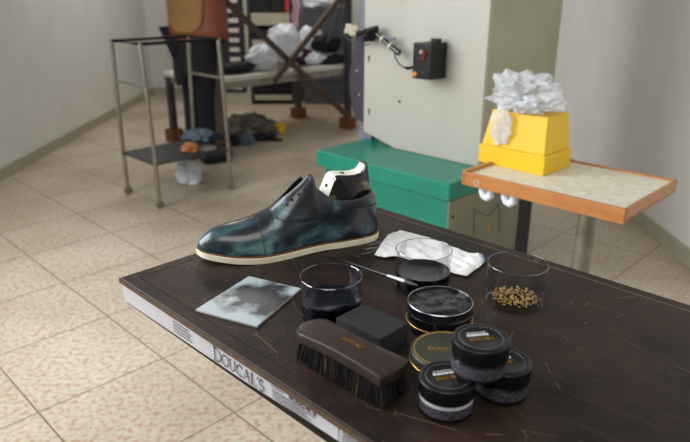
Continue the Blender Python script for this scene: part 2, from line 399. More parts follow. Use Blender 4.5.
# ================================================================= WORKBENCH (local: x along near edge, y to the back)
TW, TD = 1.7, .522
bench = thing('workbench', 'low bench with dark scratched leather top and printed white tape along its edge', 'workbench', (-.344, .876, 0), RZ)
bm = NB(); box(bm, .004, TW, .004, TD-.004, TZ-.045, TZ-.006); obj('board', bm, 'board', bench)
bm = NB(); box(bm, -.001, TW+.002, -.001, TD+.001, TZ-.0075, TZ)
lt = obj('leather_top', bm, 'bench', bench, bevel=.002)
bm = NB(); box(bm, -.0025, TW, -.003, -.001, TZ-.0085, TZ-.0015); box(bm, -.0025, -.001, -.003, TD, TZ-.0085, TZ-.0015)
tag(obj('edge_trim', bm, 'rim', bench), 'worn brown rim of the bench top')
bm = NB(); x = .02
while x < TW-.02:
    box(bm, x, x+.0028, .0195, .0203, TZ, TZ+.0005); x += .0042
y = .02
while y < TD-.02:
    box(bm, .0195, .0203, y, y+.0028, TZ, TZ+.0005); y += .0042
obj('edge_stitching', bm, 'stitch_dark', bench)
bm = NB(); x = .02
while x < TW-.02:
    box(bm, x, x+.0026, TD-.0205, TD-.0197, TZ, TZ+.0005)
    x += .0042
tag(obj('back_stitching', bm, 'stitch_tan', bench), 'light thread along the far edge')
# tape on the near edge face
bm = NB()
tt = [(0, -.0085, -.040), (.18, -.009, -.038), (.31, -.0095, -.036), (.45, -.0085, -.030), (.60, -.0085, -.027), (TW*.62, -.0085, -.026)]
pr = [bm.verts.new((x, .003, TZ+a)) for x, a, b in tt]; pr2 = [bm.verts.new((x, .003, TZ+b)) for x, a, b in tt]
fr = [bm.verts.new((x, -.0008, TZ+a)) for x, a, b in tt]; fr2 = [bm.verts.new((x, .001, TZ+b)) for x, a, b in tt]
for i in range(len(tt)-1):
    bm.faces.new((fr[i], fr[i+1], fr2[i+1], fr2[i])); bm.faces.new((pr[i], pr[i+1], fr[i+1], fr[i])); bm.faces.new((pr2[i], pr2[i+1], fr2[i+1], fr2[i]))
tape = obj('label_tape', bm, 'tape', bench)
def tapeM(x, z, skew=0): # local frame on near face: X right, Y up, Z outward(-y)
    m = Matrix(((1, 0, 0, x), (0, 0, -1, -.0009), (0, 1, 0, TZ+z), (0, 0, 0, 1)))
    return m @ Matrix.Shear('XY', 4, (skew, 0)) if False else m
bm = NB(); lettering(bm, "DOUCAL'S", .106, .0155, tapeM(.247, -.0305), big_first=1.3, weight=.115); obj('lettering', bm, 'ink', tape)
bm = NB(); lettering(bm, "DOUCAL'S", .045, .0048, tapeM(.398, -.0148), weight=.3); obj('lettering', bm, 'ink', tape)
for k_, (w_, rows_, pit, hh, x_, z_) in enumerate(((.030, 1, .004, .0012, .366, -.0125), (.075, 4, .0036, .0013, .368, -.0172), (.16, 4, .0036, .0014, .484, -.0120), (.05, 4, .0048, .0014, .150, -.0150))):
    bm = NB(); dashes(bm, w_, rows_, pit, hh, tapeM(x_, z_), k_+1); obj('fine_print', bm, 'ink', tape)
bm = NB(); box(bm, .4775, .478, -.0013, -.0007, TZ-.028, TZ-.009); obj('tape_joint', bm, 'ink_grey', tape)
for x in (.44, TW-.09):
    for y in (.05, TD-.09):
        bm = NB(); box(bm, x, x+.04, y, y+.04, 0, TZ-.045); obj('leg', bm, 'steel_dark', bench)

# ================================================================= SHOE
L = .321
SH = thing('dress_shoe', 'blue patinated leather dress shoe with a cream sole, laces missing', 'shoe', (-.24, .94, TZ), R(22))
wn = [(0, 0), (.004, .013), (.012, .0225), (.03, .034), (.055, .0445), (.085, .0515), (.105, .0535), (.14, .051), (.175, .0445), (.21, .040), (.25, .0385), (.28, .0365), (.300, .031), (.312, .0215), (.318, .0125), (L, 0)]
wfar = [(0, 0), (.004, .014), (.012, .024), (.03, .036), (.055, .045), (.085, .049), (.105, .049), (.14, .045), (.175, .039), (.21, .036), (.25, .036), (.28, .035), (.300, .030), (.312, .021), (.318, .0125), (L, 0)]
zb = [(0, .011), (.03, .006), (.06, .002), (.1, 0), (.16, .001), (.2, .0012), (.24, 0), (L, 0)]
def spaced(n, a, b): return [a+(b-a)*(1-math.cos(math.pi*i/n))/2 for i in range(n+1)]
def sole_mesh(bm, grow, z0, z1, s0=0, s1=L):
    S = spaced(70, s0, s1); near = []; 
    for s in S[1:-1]: near.append((s, -(interp(wn, s)+grow)))
    far = [(s, interp(wfar, s)+grow) for s in S[1:-1]]
    ring = [(S[0]-grow, 0)]+near+[(S[-1]+grow, 0)]+far[::-1]
    lo = [bm.verts.new((x, y, interp(zb, x)+z0)) for x, y in ring]; hi = [bm.verts.new((x, y, interp(zb, x)+z1)) for x, y in ring]
    n = len(ring)
    for i in range(n): bm.faces.new((lo[i], lo[(i+1) % n], hi[(i+1) % n], hi[i]))
    for V in (lo, hi):
        bm.faces.new((V[0], V[1], V[n-1])); 
        for i in range(1, n//2): 
            if n-i-1 != i+1: bm.faces.new((V[i], V[i+1], V[n-i-1], V[n-i]))
            else: bm.faces.new((V[i], V[i+1], V[n-i]))
    return ring
bm = NB(); sole_mesh(bm, .0018, 0, .0098); sole = obj('sole', bm, 'sole', SH, smooth=True, bevel=.0018)
bm = NB(); rg = sole_mesh(bm, -.0006, .0098, .0116); obj('welt', bm, 'welt', SH, smooth=True)
# welt stitching: little pale stitches sitting on the welt
bm = NB(); acc = 0
for (x0, y0), (x1, y1) in zip(rg, rg[1:]+rg[:1]):
    d = math.hypot(x1-x0, y1-y0)
    k = max(1, int(d/.0045))
    for j in range(k):
        acc += d/k
        if acc > .0042:
            acc = 0; t = j/k; x = x0+(x1-x0)*t; y = y0+(y1-y0)*t
            m = Matrix.Translation((x, y, interp(zb, x)+.0108)) @ Matrix.Rotation(math.atan2(y1-y0, x1-x0), 4, 'Z')
            box(bm, -.0010, .0010, -.0006, .0006, -.0007, .0014, m)
obj('welt_stitching', bm, 'stitch_tan', SH)
hN = [(.0008, .018), (.003, .0295), (.0097, .038), (.0234, .048), (.0432, .0540), (.073, .0580), (.095, .0628), (.111, .069), (.125, .077), (.1476, .0942), (.1687, .1106), (.188, .1290), (.1915, .1300), (.1968, .1200), (.1995, .1080), (.209, .0985), (.2194, .0900), (.2306, .0850), (.2487, .0815), (.2726, .0815), (.2874, .0850), (.306, .0868), (.3085, .0862), (.312, .0794), (.3163, .0584), (.3187, .0354), (.3195, .020)]
hF = [(.0008, .018), (.003, .0295), (.0097, .038), (.0234, .048), (.0432, .0540), (.073, .0580), (.095, .0628), (.111, .069), (.125, .0750), (.1476, .0915), (.1687, .1090), (.182, .1180), (.186, .1180), (.190, .110), (.1968, .100), (.209, .0935), (.2194, .0890), (.2306, .0850), (.2487, .0815), (.2726, .0815), (.2874, .0850), (.306, .0868), (.3085, .0862), (.312, .0794), (.3163, .0584), (.3187, .0354), (.3195, .020)]
wtop = [(0, 0), (.126, 0), (.14, .004), (.16, .0095), (.19, .0155), (.205, .021), (.23, .027), (.26, .029), (.285, .026), (.300, .016), (.3065, .005), (.309, 0), (L, 0)]
S0, S1 = .0030, .3180
def up_pt(s, phi, side, lift=0):
    w = max((interp(wn, s) if side < 0 else interp(wfar, s))-.0048, .0004); h = interp(hN if side < 0 else hF, s); wt = interp(wtop, s)
    b = interp(zb, s)+.0105
    wt = min(wt, w)
    if wt > 0: p, q = .85, .95
    else: p, q = .92, .92
    c = math.cos(phi); sn = math.sin(phi)
    bl = interp([(0, 1), (.09, 1), (.14, 1.25), (.19, 1.5), (.22, 1.0), (.26, .62), (L, .62)], s)
    lat = wt+(w-wt)*(c**(p*bl) if c > 1e-6 else 0)+lift
    z = b+(h-b)*(sn**q if sn > 1e-6 else 0)
    return Vector((s, side*lat, z+lift*.3))
NS, NP = 150, 22
bm = NB()
Ss_ = spaced(NS, S0, S1)
Ss_ = sorted(set([round(a, 5) for a in Ss_]+[.0015, .002, .003, .1265, .188, .1915, .195, .1995, .3075, .309, .311]))
grid = []
for s in Ss_:
    row = []
    for j in range(NP+1): row.append(bm.verts.new(up_pt(s, math.pi/2*j/NP, -1)))
    rowf = []
    for j in range(NP+1): rowf.append(bm.verts.new(up_pt(s, math.pi/2*j/NP, 1)))
    grid.append((row, rowf))
for (a, af), (b, bf) in zip(grid, grid[1:]):
    for j in range(NP):
        bm.faces.new((a[j], b[j], b[j+1], a[j+1])); bm.faces.new((af[j], af[j+1], bf[j+1], bf[j]))
for row, rowf in (grid[0], grid[-1]):
    for j in range(NP):
        if (row[j].co-rowf[j].co).length > 1e-5: bm.faces.new((row[j], row[j+1], rowf[j+1], rowf[j]))
bmesh.ops.remove_doubles(bm, verts=bm.verts, dist=.00025)
up = obj('upper', bm, ['shoe', 'lining'], SH, smooth=True)
so = up.modifiers.new('thick', 'SOLIDIFY'); so.thickness = .0022; so.offset = -1; so.material_offset = 1; so.material_offset_rim = 0
def surf_line(name, pts, r=.0005, side=-1, m='seam', n=40, par=None):
    P = []
    for i in range(n+1):
        t = i/n*(len(pts)-1); k = min(int(t), len(pts)-2); u = t-k
        s = pts[k][0]+(pts[k+1][0]-pts[k][0])*u; ph = pts[k][1]+(pts[k+1][1]-pts[k][1])*u
        P.append(up_pt(s, R(ph), side, .0001))
    return P
def phi_of(s, z, side):
    b = interp(zb, s)+.0105; h = interp(hN if side < 0 else hF, s)
    wt = interp(wtop, s); q = .95 if wt > 0 else .92
    return math.degrees(math.asin(min(1, max(0, (z-b)/(h-b)))**(1/q)))
bm = NB()
P = surf_line('', [(.100, 2), (.098, 45), (.0965, 90)]); tube(bm, P, .00055, 6)
P = surf_line('', [(.100, 2), (.098, 45), (.0965, 90)], side=1); tube(bm, P, .00055, 6)
P = surf_line('', [(.103, 2), (.101, 45), (.0995, 88)]); tube(bm, P, .0003, 6)
obj('cap_seam', bm, 'seam', up, smooth=True)
for sd in (-1, 1):
    bm = NB()
    fcz = [(.1235, .0745), (.1251, .0700), (.1285, .0645), (.1368, .0608), (.1466, .0593), (.166, .0582), (.1885, .0596), (.21, .062), (.2303, .0645), (.2634, .067), (.2947, .0635), (.312, .060)]
    fc = [(a_, phi_of(a_, z_, sd)) for a_, z_ in fcz]
    tube(bm, surf_line('', fc, side=sd, n=90), .0008, 6)
    tube(bm, surf_line('', [(a, b+3) for a, b in fc[1:]], side=sd, n=90), .0003, 6)
    if sd < 0: tube(bm, surf_line('', [(.196, 84), (.205, 86), (.23, 84), (.27, 84), (.30, 84)], side=sd, n=50), .0003, 6)
    obj('facing_seam', bm, 'seam', up, smooth=True)
for k, (s, zz_) in enumerate(((.1471, .0845), (.1566, .0915), (.1680, .0995), (.1785, .1065))):
    ph = phi_of(s, zz_, -1)
    for sd in (-1, 1):
        p = up_pt(s, R(ph), sd, .0006); q = up_pt(s+.001, R(ph), sd, .0006); w_ = up_pt(s, R(ph+2), sd, .0006)
        nrm = (q-p).cross(w_-p).normalized()
        if nrm.y*sd < 0: nrm = -nrm
        mt = Matrix.Translation(p) @ nrm.to_track_quat('Z', 'Y').to_matrix().to_4x4()
        bm = NB(); lathe(bm, [(0, .0005), (.0016, .0005), (.0022, .0008), (.0026, .0003), (.0022, -.001)], 14, mtx=mt)
        obj('eyelet', bm, 'hole', up, smooth=True)
# tongue inside throat
bm = NB(); pts = []
for i in range(13):
    s = .128+i*.0045; h = interp(hF, s)-.006
    pts.append([bm.verts.new((s, y*(.004+.012*i/12)*1.0, h-.001*abs(y)*3)) for y in (-1, -.5, 0, .5, 1)])
for a, b in zip(pts, pts[1:]):
    for j in range(4): bm.faces.new((a[j], a[j+1], b[j+1], b[j]))
tg = obj('tongue', bm, 'lining', SH, smooth=True); s_ = tg.modifiers.new('t', 'SOLIDIFY'); s_.thickness = .002
# the last in the heel: separate thing sitting inside the shoe
LA = thing('shoe_last', 'worn shoe last with chipped white top poking out of the blue shoe', 'shoe last', (-.24+.0037, .94+.0015, TZ-.003), R(22))
prof = [(.206, .070), (.213, .0900), (.2265, .1215), (.2300, .1245), (.238, .1250), (.248, .1236), (.258, .1225), (.268, .1228), (.278, .1245), (.2825, .1290), (.2865, .1380), (.2890, .1412), (.2925, .1400), (.2965, .120), (.2985, .1), (.2985, .06), (.27, .05), (.21, .05)]
def lw(s, z):
    w = interp([(.195, .018), (.213, .0205), (.228, .0215), (.24, .0225), (.265, .022), (.285, .017), (.2925, .009), (.299, .006)], s)
    if z < .118: w += .003*(min(1, (.118-z)/.03))
    return w
bm = NB(); rows = []
for s, z in prof:
    w = lw(s, z); rows.append([bm.verts.new((s, -w, z-.004)), bm.verts.new((s, -w*.66, z)), bm.verts.new((s, w*.66, z)), bm.verts.new((s, w, z-.004))])
for i in range(len(rows)):
    a = rows[i]; b = rows[(i+1) % len(rows)]
    for j in range(3):
        f = bm.faces.new((a[j], a[j+1], b[j+1], b[j])); f.material_index = 1 if (i < 3 or (i < 10 and j == 1)) else 0
for j in (0, 3):
    c = bm.verts.new((.255, (-1 if j == 0 else 1)*.0265, .085))
    for i in range(len(rows)): bm.faces.new((rows[i][j], rows[(i+1) % len(rows)][j], c)).material_index = 0
obj('last_body', bm, ['last_dark', 'last_white'], LA, bevel=.0008)
mt = Matrix.Translation((.2195, -.004, .1060)) @ Matrix.Rotation(R(-67), 4, 'Y')
bm = NB(); lathe(bm, [(0, .001), (.0022, .001), (.0026, .0014), (.003, 0), (.003, -.003)], 16, mtx=mt); obj('pin_hole', bm, 'hole', LA)
bm = NB(); lathe(bm, [(0, .1245), (.003, .1245), (.0042, .1243), (.0042, .12)], 16, c=(.249, 0, 0)); obj('thimble_hole', bm, 'hole', LA)

# ================================================================= THINGS ON THE BENCH
# glasses
def tumbler(c, label, lev=None, gm='glass', extra=None):
    t = thing('glass_tumbler', label, 'glass', (c[0], c[1], TZ), 0, None)
    Rr, h = .0418, .060
    bm = NB(); lathe(bm, [(0, .0), (.0375, 0), (.0398, .0022), (Rr-.0004, h-.001), (Rr-.0010, h), (Rr-.0017, h-.001), (.0386, .0040), (0, .0035)], 72)
    obj('glass_body', bm, gm, t, smooth=True)
    bm = NB(); lathe(bm, [(Rr-.0018, h-.0006), (Rr-.0010, h+.0002), (Rr-.0002, h-.0006), (Rr-.0010, h-.0014), (Rr-.0018, h-.0006)], 72)
    tag(obj('rim', bm, 'jar_glass', t, smooth=True), 'bright glass rim')
    if lev:
        r1 = .0391+(Rr-.0009-.0391)*(lev-.004)/(h-.004)
        bm = NB(); lathe(bm, [(0, .0038), (.0390, .0040), (r1, lev-.0003), (r1-.0003, lev+.0005), (r1-.002, lev), (0, lev)], 72)
        obj('liquid', bm, 'liquid', t, smooth=True)
    return t
tumbler((-.0185, .7566), 'glass tumbler of blue black dye, between the shoe and the wooden brush', .027, 'glass_dye')
tumbler((.1155, .848), 'clear glass tumbler of blue black dye standing before the white cloth', .0255)
g3 = tumbler((.2396, .797), 'glass tumbler holding golden grains, at the right beside the cloth', None)
bm = NB(); rd = random.Random(3)
for i in range(210):
    a = rd.uniform(0, 6.283); r = .031*math.sqrt(rd.random()); z = .0060+rd.random()*.006
    m = Matrix.Translation((r*math.cos(a), r*math.sin(a), z)) @ Matrix.Rotation(rd.uniform(0, 3), 4, Vector((rd.random(), rd.random(), rd.random()+.1)))
    tmp = bmesh.new(); bmesh.ops.create_icosphere(tmp, subdivisions=1, radius=.0015)
    mp = {v.index: bm.verts.new(m @ Vector((v.co.x*1.5, v.co.y, v.co.z*.8))) for v in tmp.verts}
    for f in tmp.faces: bm.faces.new([mp[v.index] for v in f.verts])
    tmp.free()
tag(obj('golden_grains', bm, 'grain', None, smooth=True, loc=(.2396, .797, TZ)), 'small golden grains lying inside the right hand tumbler', 'grains', kind='stuff')

# open polish tin standing on its lid
def ring(bm, r, z, th=.0006, seg=72):
    lathe(bm, [(r-th*.2, z-th), (r+th, z), (r-th*.2, z+th)], seg)
t = thing('polish_tin', 'open black tin of black shoe polish sitting on its own lid', 'tin', (.1238, .7315, TZ))
bm = NB(); lathe(bm, [(0, 0), (.0415, 0), (.043, .0015), (.0432, .011), (.0415, .0125), (.0, .0125)], 72); obj('lid', bm, 'tin', t, smooth=True)
bm = NB(); ring(bm, .0432, .0112); obj('gold_band', bm, 'gold', t, smooth=True)
bm = NB(); lathe(bm, [(0, .0125), (.0405, .0125), (.042, .014), (.0422, .022), (.0428, .024), (.0418, .026), (.0422, .034), (.0424, .0355), (.0412, .0362), (.0405, .035), (.0402, .0315), (0, .031)], 72)
obj('tin_body', bm, 'tin', t, smooth=True)
bm = NB(); lathe(bm, [(.0424, .0353), (.0424, .0360), (.0418, .0366), (.0413, .0362)], 72); tag(obj('tin_rim', bm, 'silver', t, smooth=True), 'bright bare metal rim')
bm = NB(); n = 36; cen = bm.verts.new((0, 0, .034)); prev = None; rows = []
for i in range(1, 15):
    r = .0398*i/14
    rows.append([bm.verts.new((r*math.cos(2*math.pi*k/n), r*math.sin(2*math.pi*k/n),
        .0330 + .0016*noise.noise(Vector((r*60*math.cos(2*math.pi*k/n), r*60*math.sin(2*math.pi*k/n), 3)))
        + (.0018 if (r*math.cos(2*math.pi*k/n)-.9*r*math.sin(2*math.pi*k/n) > .010 and r < .034) else 0))) for k in range(n)])
for k in range(n): bm.faces.new((cen, rows[0][k], rows[0][(k+1) % n]))
for a, b in zip(rows, rows[1:]):
    for k in range(n): bm.faces.new((a[k], b[k], b[(k+1) % n], a[(k+1) % n]))
obj('polish', bm, 'polish', t, smooth=True)
# closed polish tin
t = thing('polish_tin', 'closed charcoal polish tin with gold rings and gold lettering on its lid', 'tin', (.1195, .639, TZ))
bm = NB(); lathe(bm, [(0, 0), (.040, 0), (.0415, .0015), (.0415, .009), (0, .009)], 72); obj('tin_body', bm, 'tin', t, smooth=True)
bm = NB(); lathe(bm, [(.0415, .0075), (.043, .008), (.0432, .0185), (.0418, .0205), (.0395, .0215), (.0390, .0209), (0, .0209)], 72); tl = obj('lid', bm, ['tin_lid'], t, smooth=True)
bm = NB(); lathe(bm, [(.0375, .0209), (.0378, .0216), (.0386, .0216), (.0389, .0209)], 72); ring(bm, .0432, .0085); obj('gold_band', bm, 'gold', tl, smooth=True)
bm = NB(); lettering(bm, "DOUCAL'S", .040, .0062, Matrix.Translation((-.022, -.001, .0209)) @ Matrix.Rotation(R(-8), 4, 'Z'), big_first=1.25, weight=.16); obj('lettering', bm, 'gold', tl)

# jars
def jar(c, label, rz, liner=True):
    t = thing('cream_jar', label, 'jar', c, rz, 'small black lidded jars')
    bm = NB(); lathe(bm, [(0, 0), (.0262, 0), (.0282, .0018), (.0286, .004), (.0286, .0175), (.0268, .0205), (.0268, .0225), (0, .0225)], 64); obj('jar_body', bm, 'jar_glass', t, smooth=True)
    bm = NB(); lathe(bm, [(0, .0035), (.0262, .0035), (.0270, .005), (.0270, .016), (0, .0165)], 64); obj('cream', bm, 'jar_label', t, smooth=True)
    bm = NB(); lathe(bm, [(.0287, .0062), (.0289, .0064), (.0289, .0168), (.0287, .017)], 64); lb = obj('label_band', bm, 'jar_label', t, smooth=True)
    if liner:
        bm = NB(); lathe(bm, [(.0272, .0172), (.0288, .0175), (.0288, .0222), (.0272, .0225)], 64); tag(obj('liner', bm, 'foam_white', t, smooth=True), 'white ring under the lid')
    bm = NB(); lathe(bm, [(0, .0215), (.0290, .0215), (.0297, .0225), (.0297, .0385), (.0285, .0398), (.0262, .0402), (.0256, .0397), (0, .0397)], 64); ld = obj('lid', bm, 'black', t, smooth=True)
    bm = NB(); lathe(bm, [(.0220, .0397), (.0222, .0400), (.0227, .0400), (.0229, .0397)], 64); obj('embossed_ring', bm, 'ink_grey', ld, smooth=True)
    bm = NB(); dashes(bm, .024, 1, .004, .0011, Matrix.Translation((-.012, .0105, .0397)), 11); dashes(bm, .027, 1, .005, .0036, Matrix.Translation((-.0135, .0072, .0397)), 12)
    obj('printed_line', bm, 'white_ink', ld)
    bm = NB(); lettering(bm, "DOUCAL'S", .026, .0046, Matrix.Translation((-.013, -.0050, .0397)), weight=.2); obj('lettering', bm, 'gold_dim', ld)
    return t
jar((.1064, .557, TZ), 'black lidded jar with a white band, nearest and leftmost of the three jars', R(14))
jar((.172, .586, TZ), 'black lidded jar mostly hidden beneath the raised jar at the right', R(8), False)
jar((.1405, .5665, TZ+.0403), 'black lidded jar stacked on top of the two other jars', R(10), False)

# horsehair brush
BR = thing('shoe_brush', 'dark wooden shoe brush with black bristles and gold lettering', 'brush', (.0055, .6160, TZ), R(-44))
def bout(g, n=12):
    P = []
    for i in range(n+1):  # near side
        x = -.058+.124*i/n; P.append((x, -(.0240-.0015*math.sin(math.pi*i/n))-g))
    for i in range(1, 7): P.append((.066+g+.004*math.sin(math.pi*i/7), -.0235+.047*i/7))
    for i in range(n+1): x = .066-.124*i/n; P.append((x, (.0240-.0055*math.sin(math.pi*i/n))+g))
    for i in range(1, 12):
        a = math.pi/2+math.pi*i/12; P.append((-.058+(.019+g)*math.cos(a), (.0235+g)*math.sin(a)))
    return P
bm = NB(); O = bout(0); 
tmpv = []
zs = [(.0265, -.0008), (.0272, 0), (.0290, 0), (.0370, .0), (.0388, -.0004), (.0396, -.0014)]
def arch(x): return .0035*(1-(x/.078)**2)
for z, g in zs: tmpv.append([bm.verts.new((x*(1+g/.076), y*(1+g/.0235), z+arch(x))) for x, y in O])
for a, b in zip(tmpv, tmpv[1:]):
    for i in range(len(O)): bm.faces.new((a[i], a[(i+1) % len(O)], b[(i+1) % len(O)], b[i]))
for V, zz in ((tmpv[0], 0), (tmpv[-1], .0007)):
    mid = []
    for f_ in (.66, .33): mid.append([bm.verts.new((v.co.x*1, v.co.y*f_, v.co.z+zz*(1-f_))) for v in V])
    allr = [V]+mid
    for a, b in zip(allr, allr[1:]):
        for i in range(len(O)):
            try: bm.faces.new((a[i], a[(i+1) % len(O)], b[(i+1) % len(O)], b[i]))
            except ValueError: pass
    bm.faces.new(mid[-1])
wd = obj('wooden_back', bm, 'brush_wood', BR, smooth=True)
bm = NB(); m = Matrix.Translation((-.012, -.001, .0440)) 
lettering(bm, "DOUCAL'S", .031, .0052, m, weight=.16, depth=.0002); obj('lettering', bm, 'gold_dim', wd)
bm = NB(); rd = random.Random(5)
for i in range(5200):
    x = rd.uniform(-.070, .065); y = rd.uniform(-.020, .0185)
    if x < -.056 and ((x+.056)/.016)**2+(y/.020)**2 > 1: continue
    edge = max(abs(y)/.020, abs(x)/.071); 
    fx = (x/.071)**3*.007+rd.gauss(0, .0015); fy = (y/.020)*.0045+rd.gauss(0, .0015)
    zt = .0285+arch(x); zz = max(.0004, rd.uniform(0, .003) if edge < .9 else rd.uniform(.0002, .006)); w = .0004
    mi = 1 if rd.random() < .06 else 0
    a = rd.uniform(0, math.pi); ca, sa = math.cos(a)*w, math.sin(a)*w
    p = [Vector((x, y, zt)), Vector((x+fx*.5, y+fy*.5, (zt+zz)/2)), Vector((x+fx, y+fy, zz))]
    vs = []
    for q in p:
        k = 1 if q is not p[2] else .5
        vs.append([bm.verts.new(q+Vector((ca*k, sa*k, 0))), bm.verts.new(q+Vector((-sa*k, ca*k, 0))), bm.verts.new(q+Vector((-ca*k, -sa*k, 0)))])
    for u, v in zip(vs, vs[1:]):
        for j in range(3): bm.faces.new((u[j], u[(j+1) % 3], v[(j+1) % 3], v[j])).material_index = mi
# solid core of packed hair
box(bm, -.060, .060, -.016, .014, .004, .030)
tag(obj('bristles', bm, ['bristle', 'bristle_tan'], BR), kind='stuff')

# sponge
bm = NB(); box(bm, -.036, .038, -.029, .023, 0, .031)
o = obj('foam_block', bm, 'sponge', None, loc=(.0345, .6915, TZ), rz=R(-44), bevel=.0014)
tag(o, 'charcoal foam sanding block leaning against the wooden brush'.replace('leaning against', 'lying just behind'), 'foam block')

# paintbrush lying with its tip on the open tin
PB = thing('paint_brush', 'thin paint brush with black handle and silver ferrule, tip on the tin', 'brush', (0, 0, 0))
a = Vector((-.0263, .9504, TZ+.003)); b = Vector((.0935, .7705, TZ+.0400)); dr = (b-a)
def pp(t): return a+dr*t
bm = NB(); tube(bm, [pp(0), pp(.02), pp(.1), pp(.45), pp(.70), pp(.745)], [.0008, .0016, .0019, .0027, .0034, .0030], 14); obj('handle', bm, 'black', PB, smooth=True)
bm = NB(); tube(bm, [pp(.74), pp(.76), pp(.80), pp(.84), pp(.92)], [.0032, .0033, .0031, .0034, .0037], 14); obj('ferrule', bm, 'silver', PB, smooth=True)
bm = NB(); tube(bm, [pp(.915), pp(.95), pp(1.0), pp(1.035)], [.0034, .0036, .0028, .0010], 12); obj('bristles', bm, 'bristle', PB, smooth=True)

# patina swatch: two sheets
bm = NB(); q = [(-.2056, .7684), (-.1471, .875), (-.0647, .8331), (-.115, .7234)]
prism(bm, q[::-1], 0, .0030); 
for f in bm.faces: f.material_index = 0 if abs(f.normal.z) > .5 else 1
bm.normal_update()
for f in bm.faces: f.material_index = 0 if f.normal.z > .5 else 1
sw = obj('leather_swatch', bm, ['swatch', 'swatch_edge'], None, loc=(0, 0, TZ), bevel=.0005)
tag(sw, 'pale square sheet with dark cloudy stains lying in front of the shoe toe', 'swatch')

# white cloth
near = [(.0485, .953), (.066, .946), (.0838, .949), (.105, .936), (.125, .920), (.148, .900), (.1666, .886), (.186, .8732), (.200, .893), (.2163, .9136), (.232, .9400)]
far = [(.0600, .990), (.0680, 1.018), (.078, 1.046), (.100, 1.064), (.122, 1.050), (.1467, 1.032), (.165, 1.010), (.185, .986), (.2064, .962), (.222, .955), (.2365, .9474)]
bm = NB(); NX, NY = 110, 34; G = []
def poly(pts, t):
    t *= len(pts)-1; k = min(int(t), len(pts)-2); u = t-k; return Vector((pts[k][0]*(1-u)+pts[k+1][0]*u, pts[k][1]*(1-u)+pts[k+1][1]*u, 0))
for i in range(NX+1):
    t = i/NX; a_, b_ = poly(near, t), poly(far, t); row = []
    jn = noise.noise(Vector((t*40, 1, 0)))*.004; jf = noise.noise(Vector((t*45, 7, 0)))*.003
    for j in range(NY+1):
        u = j/NY; p = a_.lerp(b_, u); p.y += jn*(1-u)+jf*u
        h = .004+.007*abs(noise.noise(Vector((p.x*22, p.y*30, 2))))+.004*noise.noise(Vector((p.x*70+p.y*40, p.y*60, 5)))
        e = min(1, min(u, 1-u)*6, t*14, (1-t)*14); p.z = max(.0012, .0015+h*(.25+.75*e)); row.append(bm.verts.new(p))
    G.append(row)
for a_, b_ in zip(G, G[1:]):
    for j in range(NY): bm.faces.new((a_[j], b_[j], b_[j+1], a_[j+1]))
cl = obj('polishing_cloth', bm, 'cloth', None, smooth=True, loc=(0, 0, TZ)); s_ = cl.modifiers.new('t', 'SOLIDIFY'); s_.thickness = .001; s_.offset = 1
tag(cl, 'crumpled white cotton cloth with a blue stained corner behind the clear tumbler', 'cloth')
bm = NB(); rd = random.Random(9)
for i in range(5):
    p = Vector((.052+.004*i, .975+.01*i, .002)); P = [p]
    for k in range(6): P.append(P[-1]+Vector((-.0035-.001*rd.random(), rd.uniform(-.004, .004), rd.uniform(-.0004, .0006))))
    for w_ in P: w_.z = max(w_.z, .0008)
    tube(bm, P, .00014, 5)
obj('loose_thread', bm, 'cloth', cl, smooth=True)

# ================================================================= GREEN BENCH BOX (local x along E1, y along E2)
g0 = Vector((-.127, 2.675, 0)); GL_ = .715; GD = .42
gb = thing('green_storage_box', 'low green metal chest with overhanging lid in front of the pale machine', 'chest', g0, RZ)
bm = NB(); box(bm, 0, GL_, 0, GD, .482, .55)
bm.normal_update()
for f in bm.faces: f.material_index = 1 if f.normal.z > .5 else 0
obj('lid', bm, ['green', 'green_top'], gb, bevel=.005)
bm = NB(); box(bm, .045, GL_-.012, .012, GD-.012, 0, .482); obj('body', bm, 'green', gb, bevel=.003)
bm = NB(); box(bm, GL_-.012, GL_-.006, .012, GD+.10, 0.02, .478); sp = obj('side_panel', bm, 'khaki', gb)
tag(sp, 'khaki side panel with dotted outline')
def onside(px, py):
    p = pl(px, py, 1, -1, (g0.x-g0.y)+(GL_-.006)*1.41421); d = p-g0; return d.dot(E2), p.z
bm = NB()
path = [(474, 238), (474, 210), (489, 216), (498.5, 204), (499.5, 233)]
for (x0, y0), (x1, y1) in zip(path, path[1:]):
    n = int(math.hypot(x1-x0, y1-y0)/2.4)
    for k in range(n):
        yy, zz = onside(x0+(x1-x0)*k/n, y0+(y1-y0)*k/n)
        box(bm, GL_-.0065, GL_-.0050, yy-.0030, yy+.0030, zz-.003, zz+.003)
obj('perforation', bm, 'hole', sp)
yy, zz = onside(453, 216.5); bm = NB(); lathe(bm, [(0, .004), (.005, .003), (.0065, 0), (.0065, -.002)], 14, mtx=Matrix.Translation((GL_-.006, yy, zz)) @ Matrix.Rotation(R(90), 4, 'Y')); obj('bolt', bm, 'hole', sp)
yy, zz = onside(488, 228); bm = NB(); prism(bm, [(-.008, -.012), (.006, -.012), (.009, .004), (.003, .014), (-.004, .010), (-.010, 0)], 0, .001, Matrix.Translation((GL_-.006, yy, zz)) @ Matrix.Rotation(R(90), 4, 'Z') @ Matrix.Rotation(R(90), 4, 'X')); obj('sticker', bm, 'yellow_dot', sp)

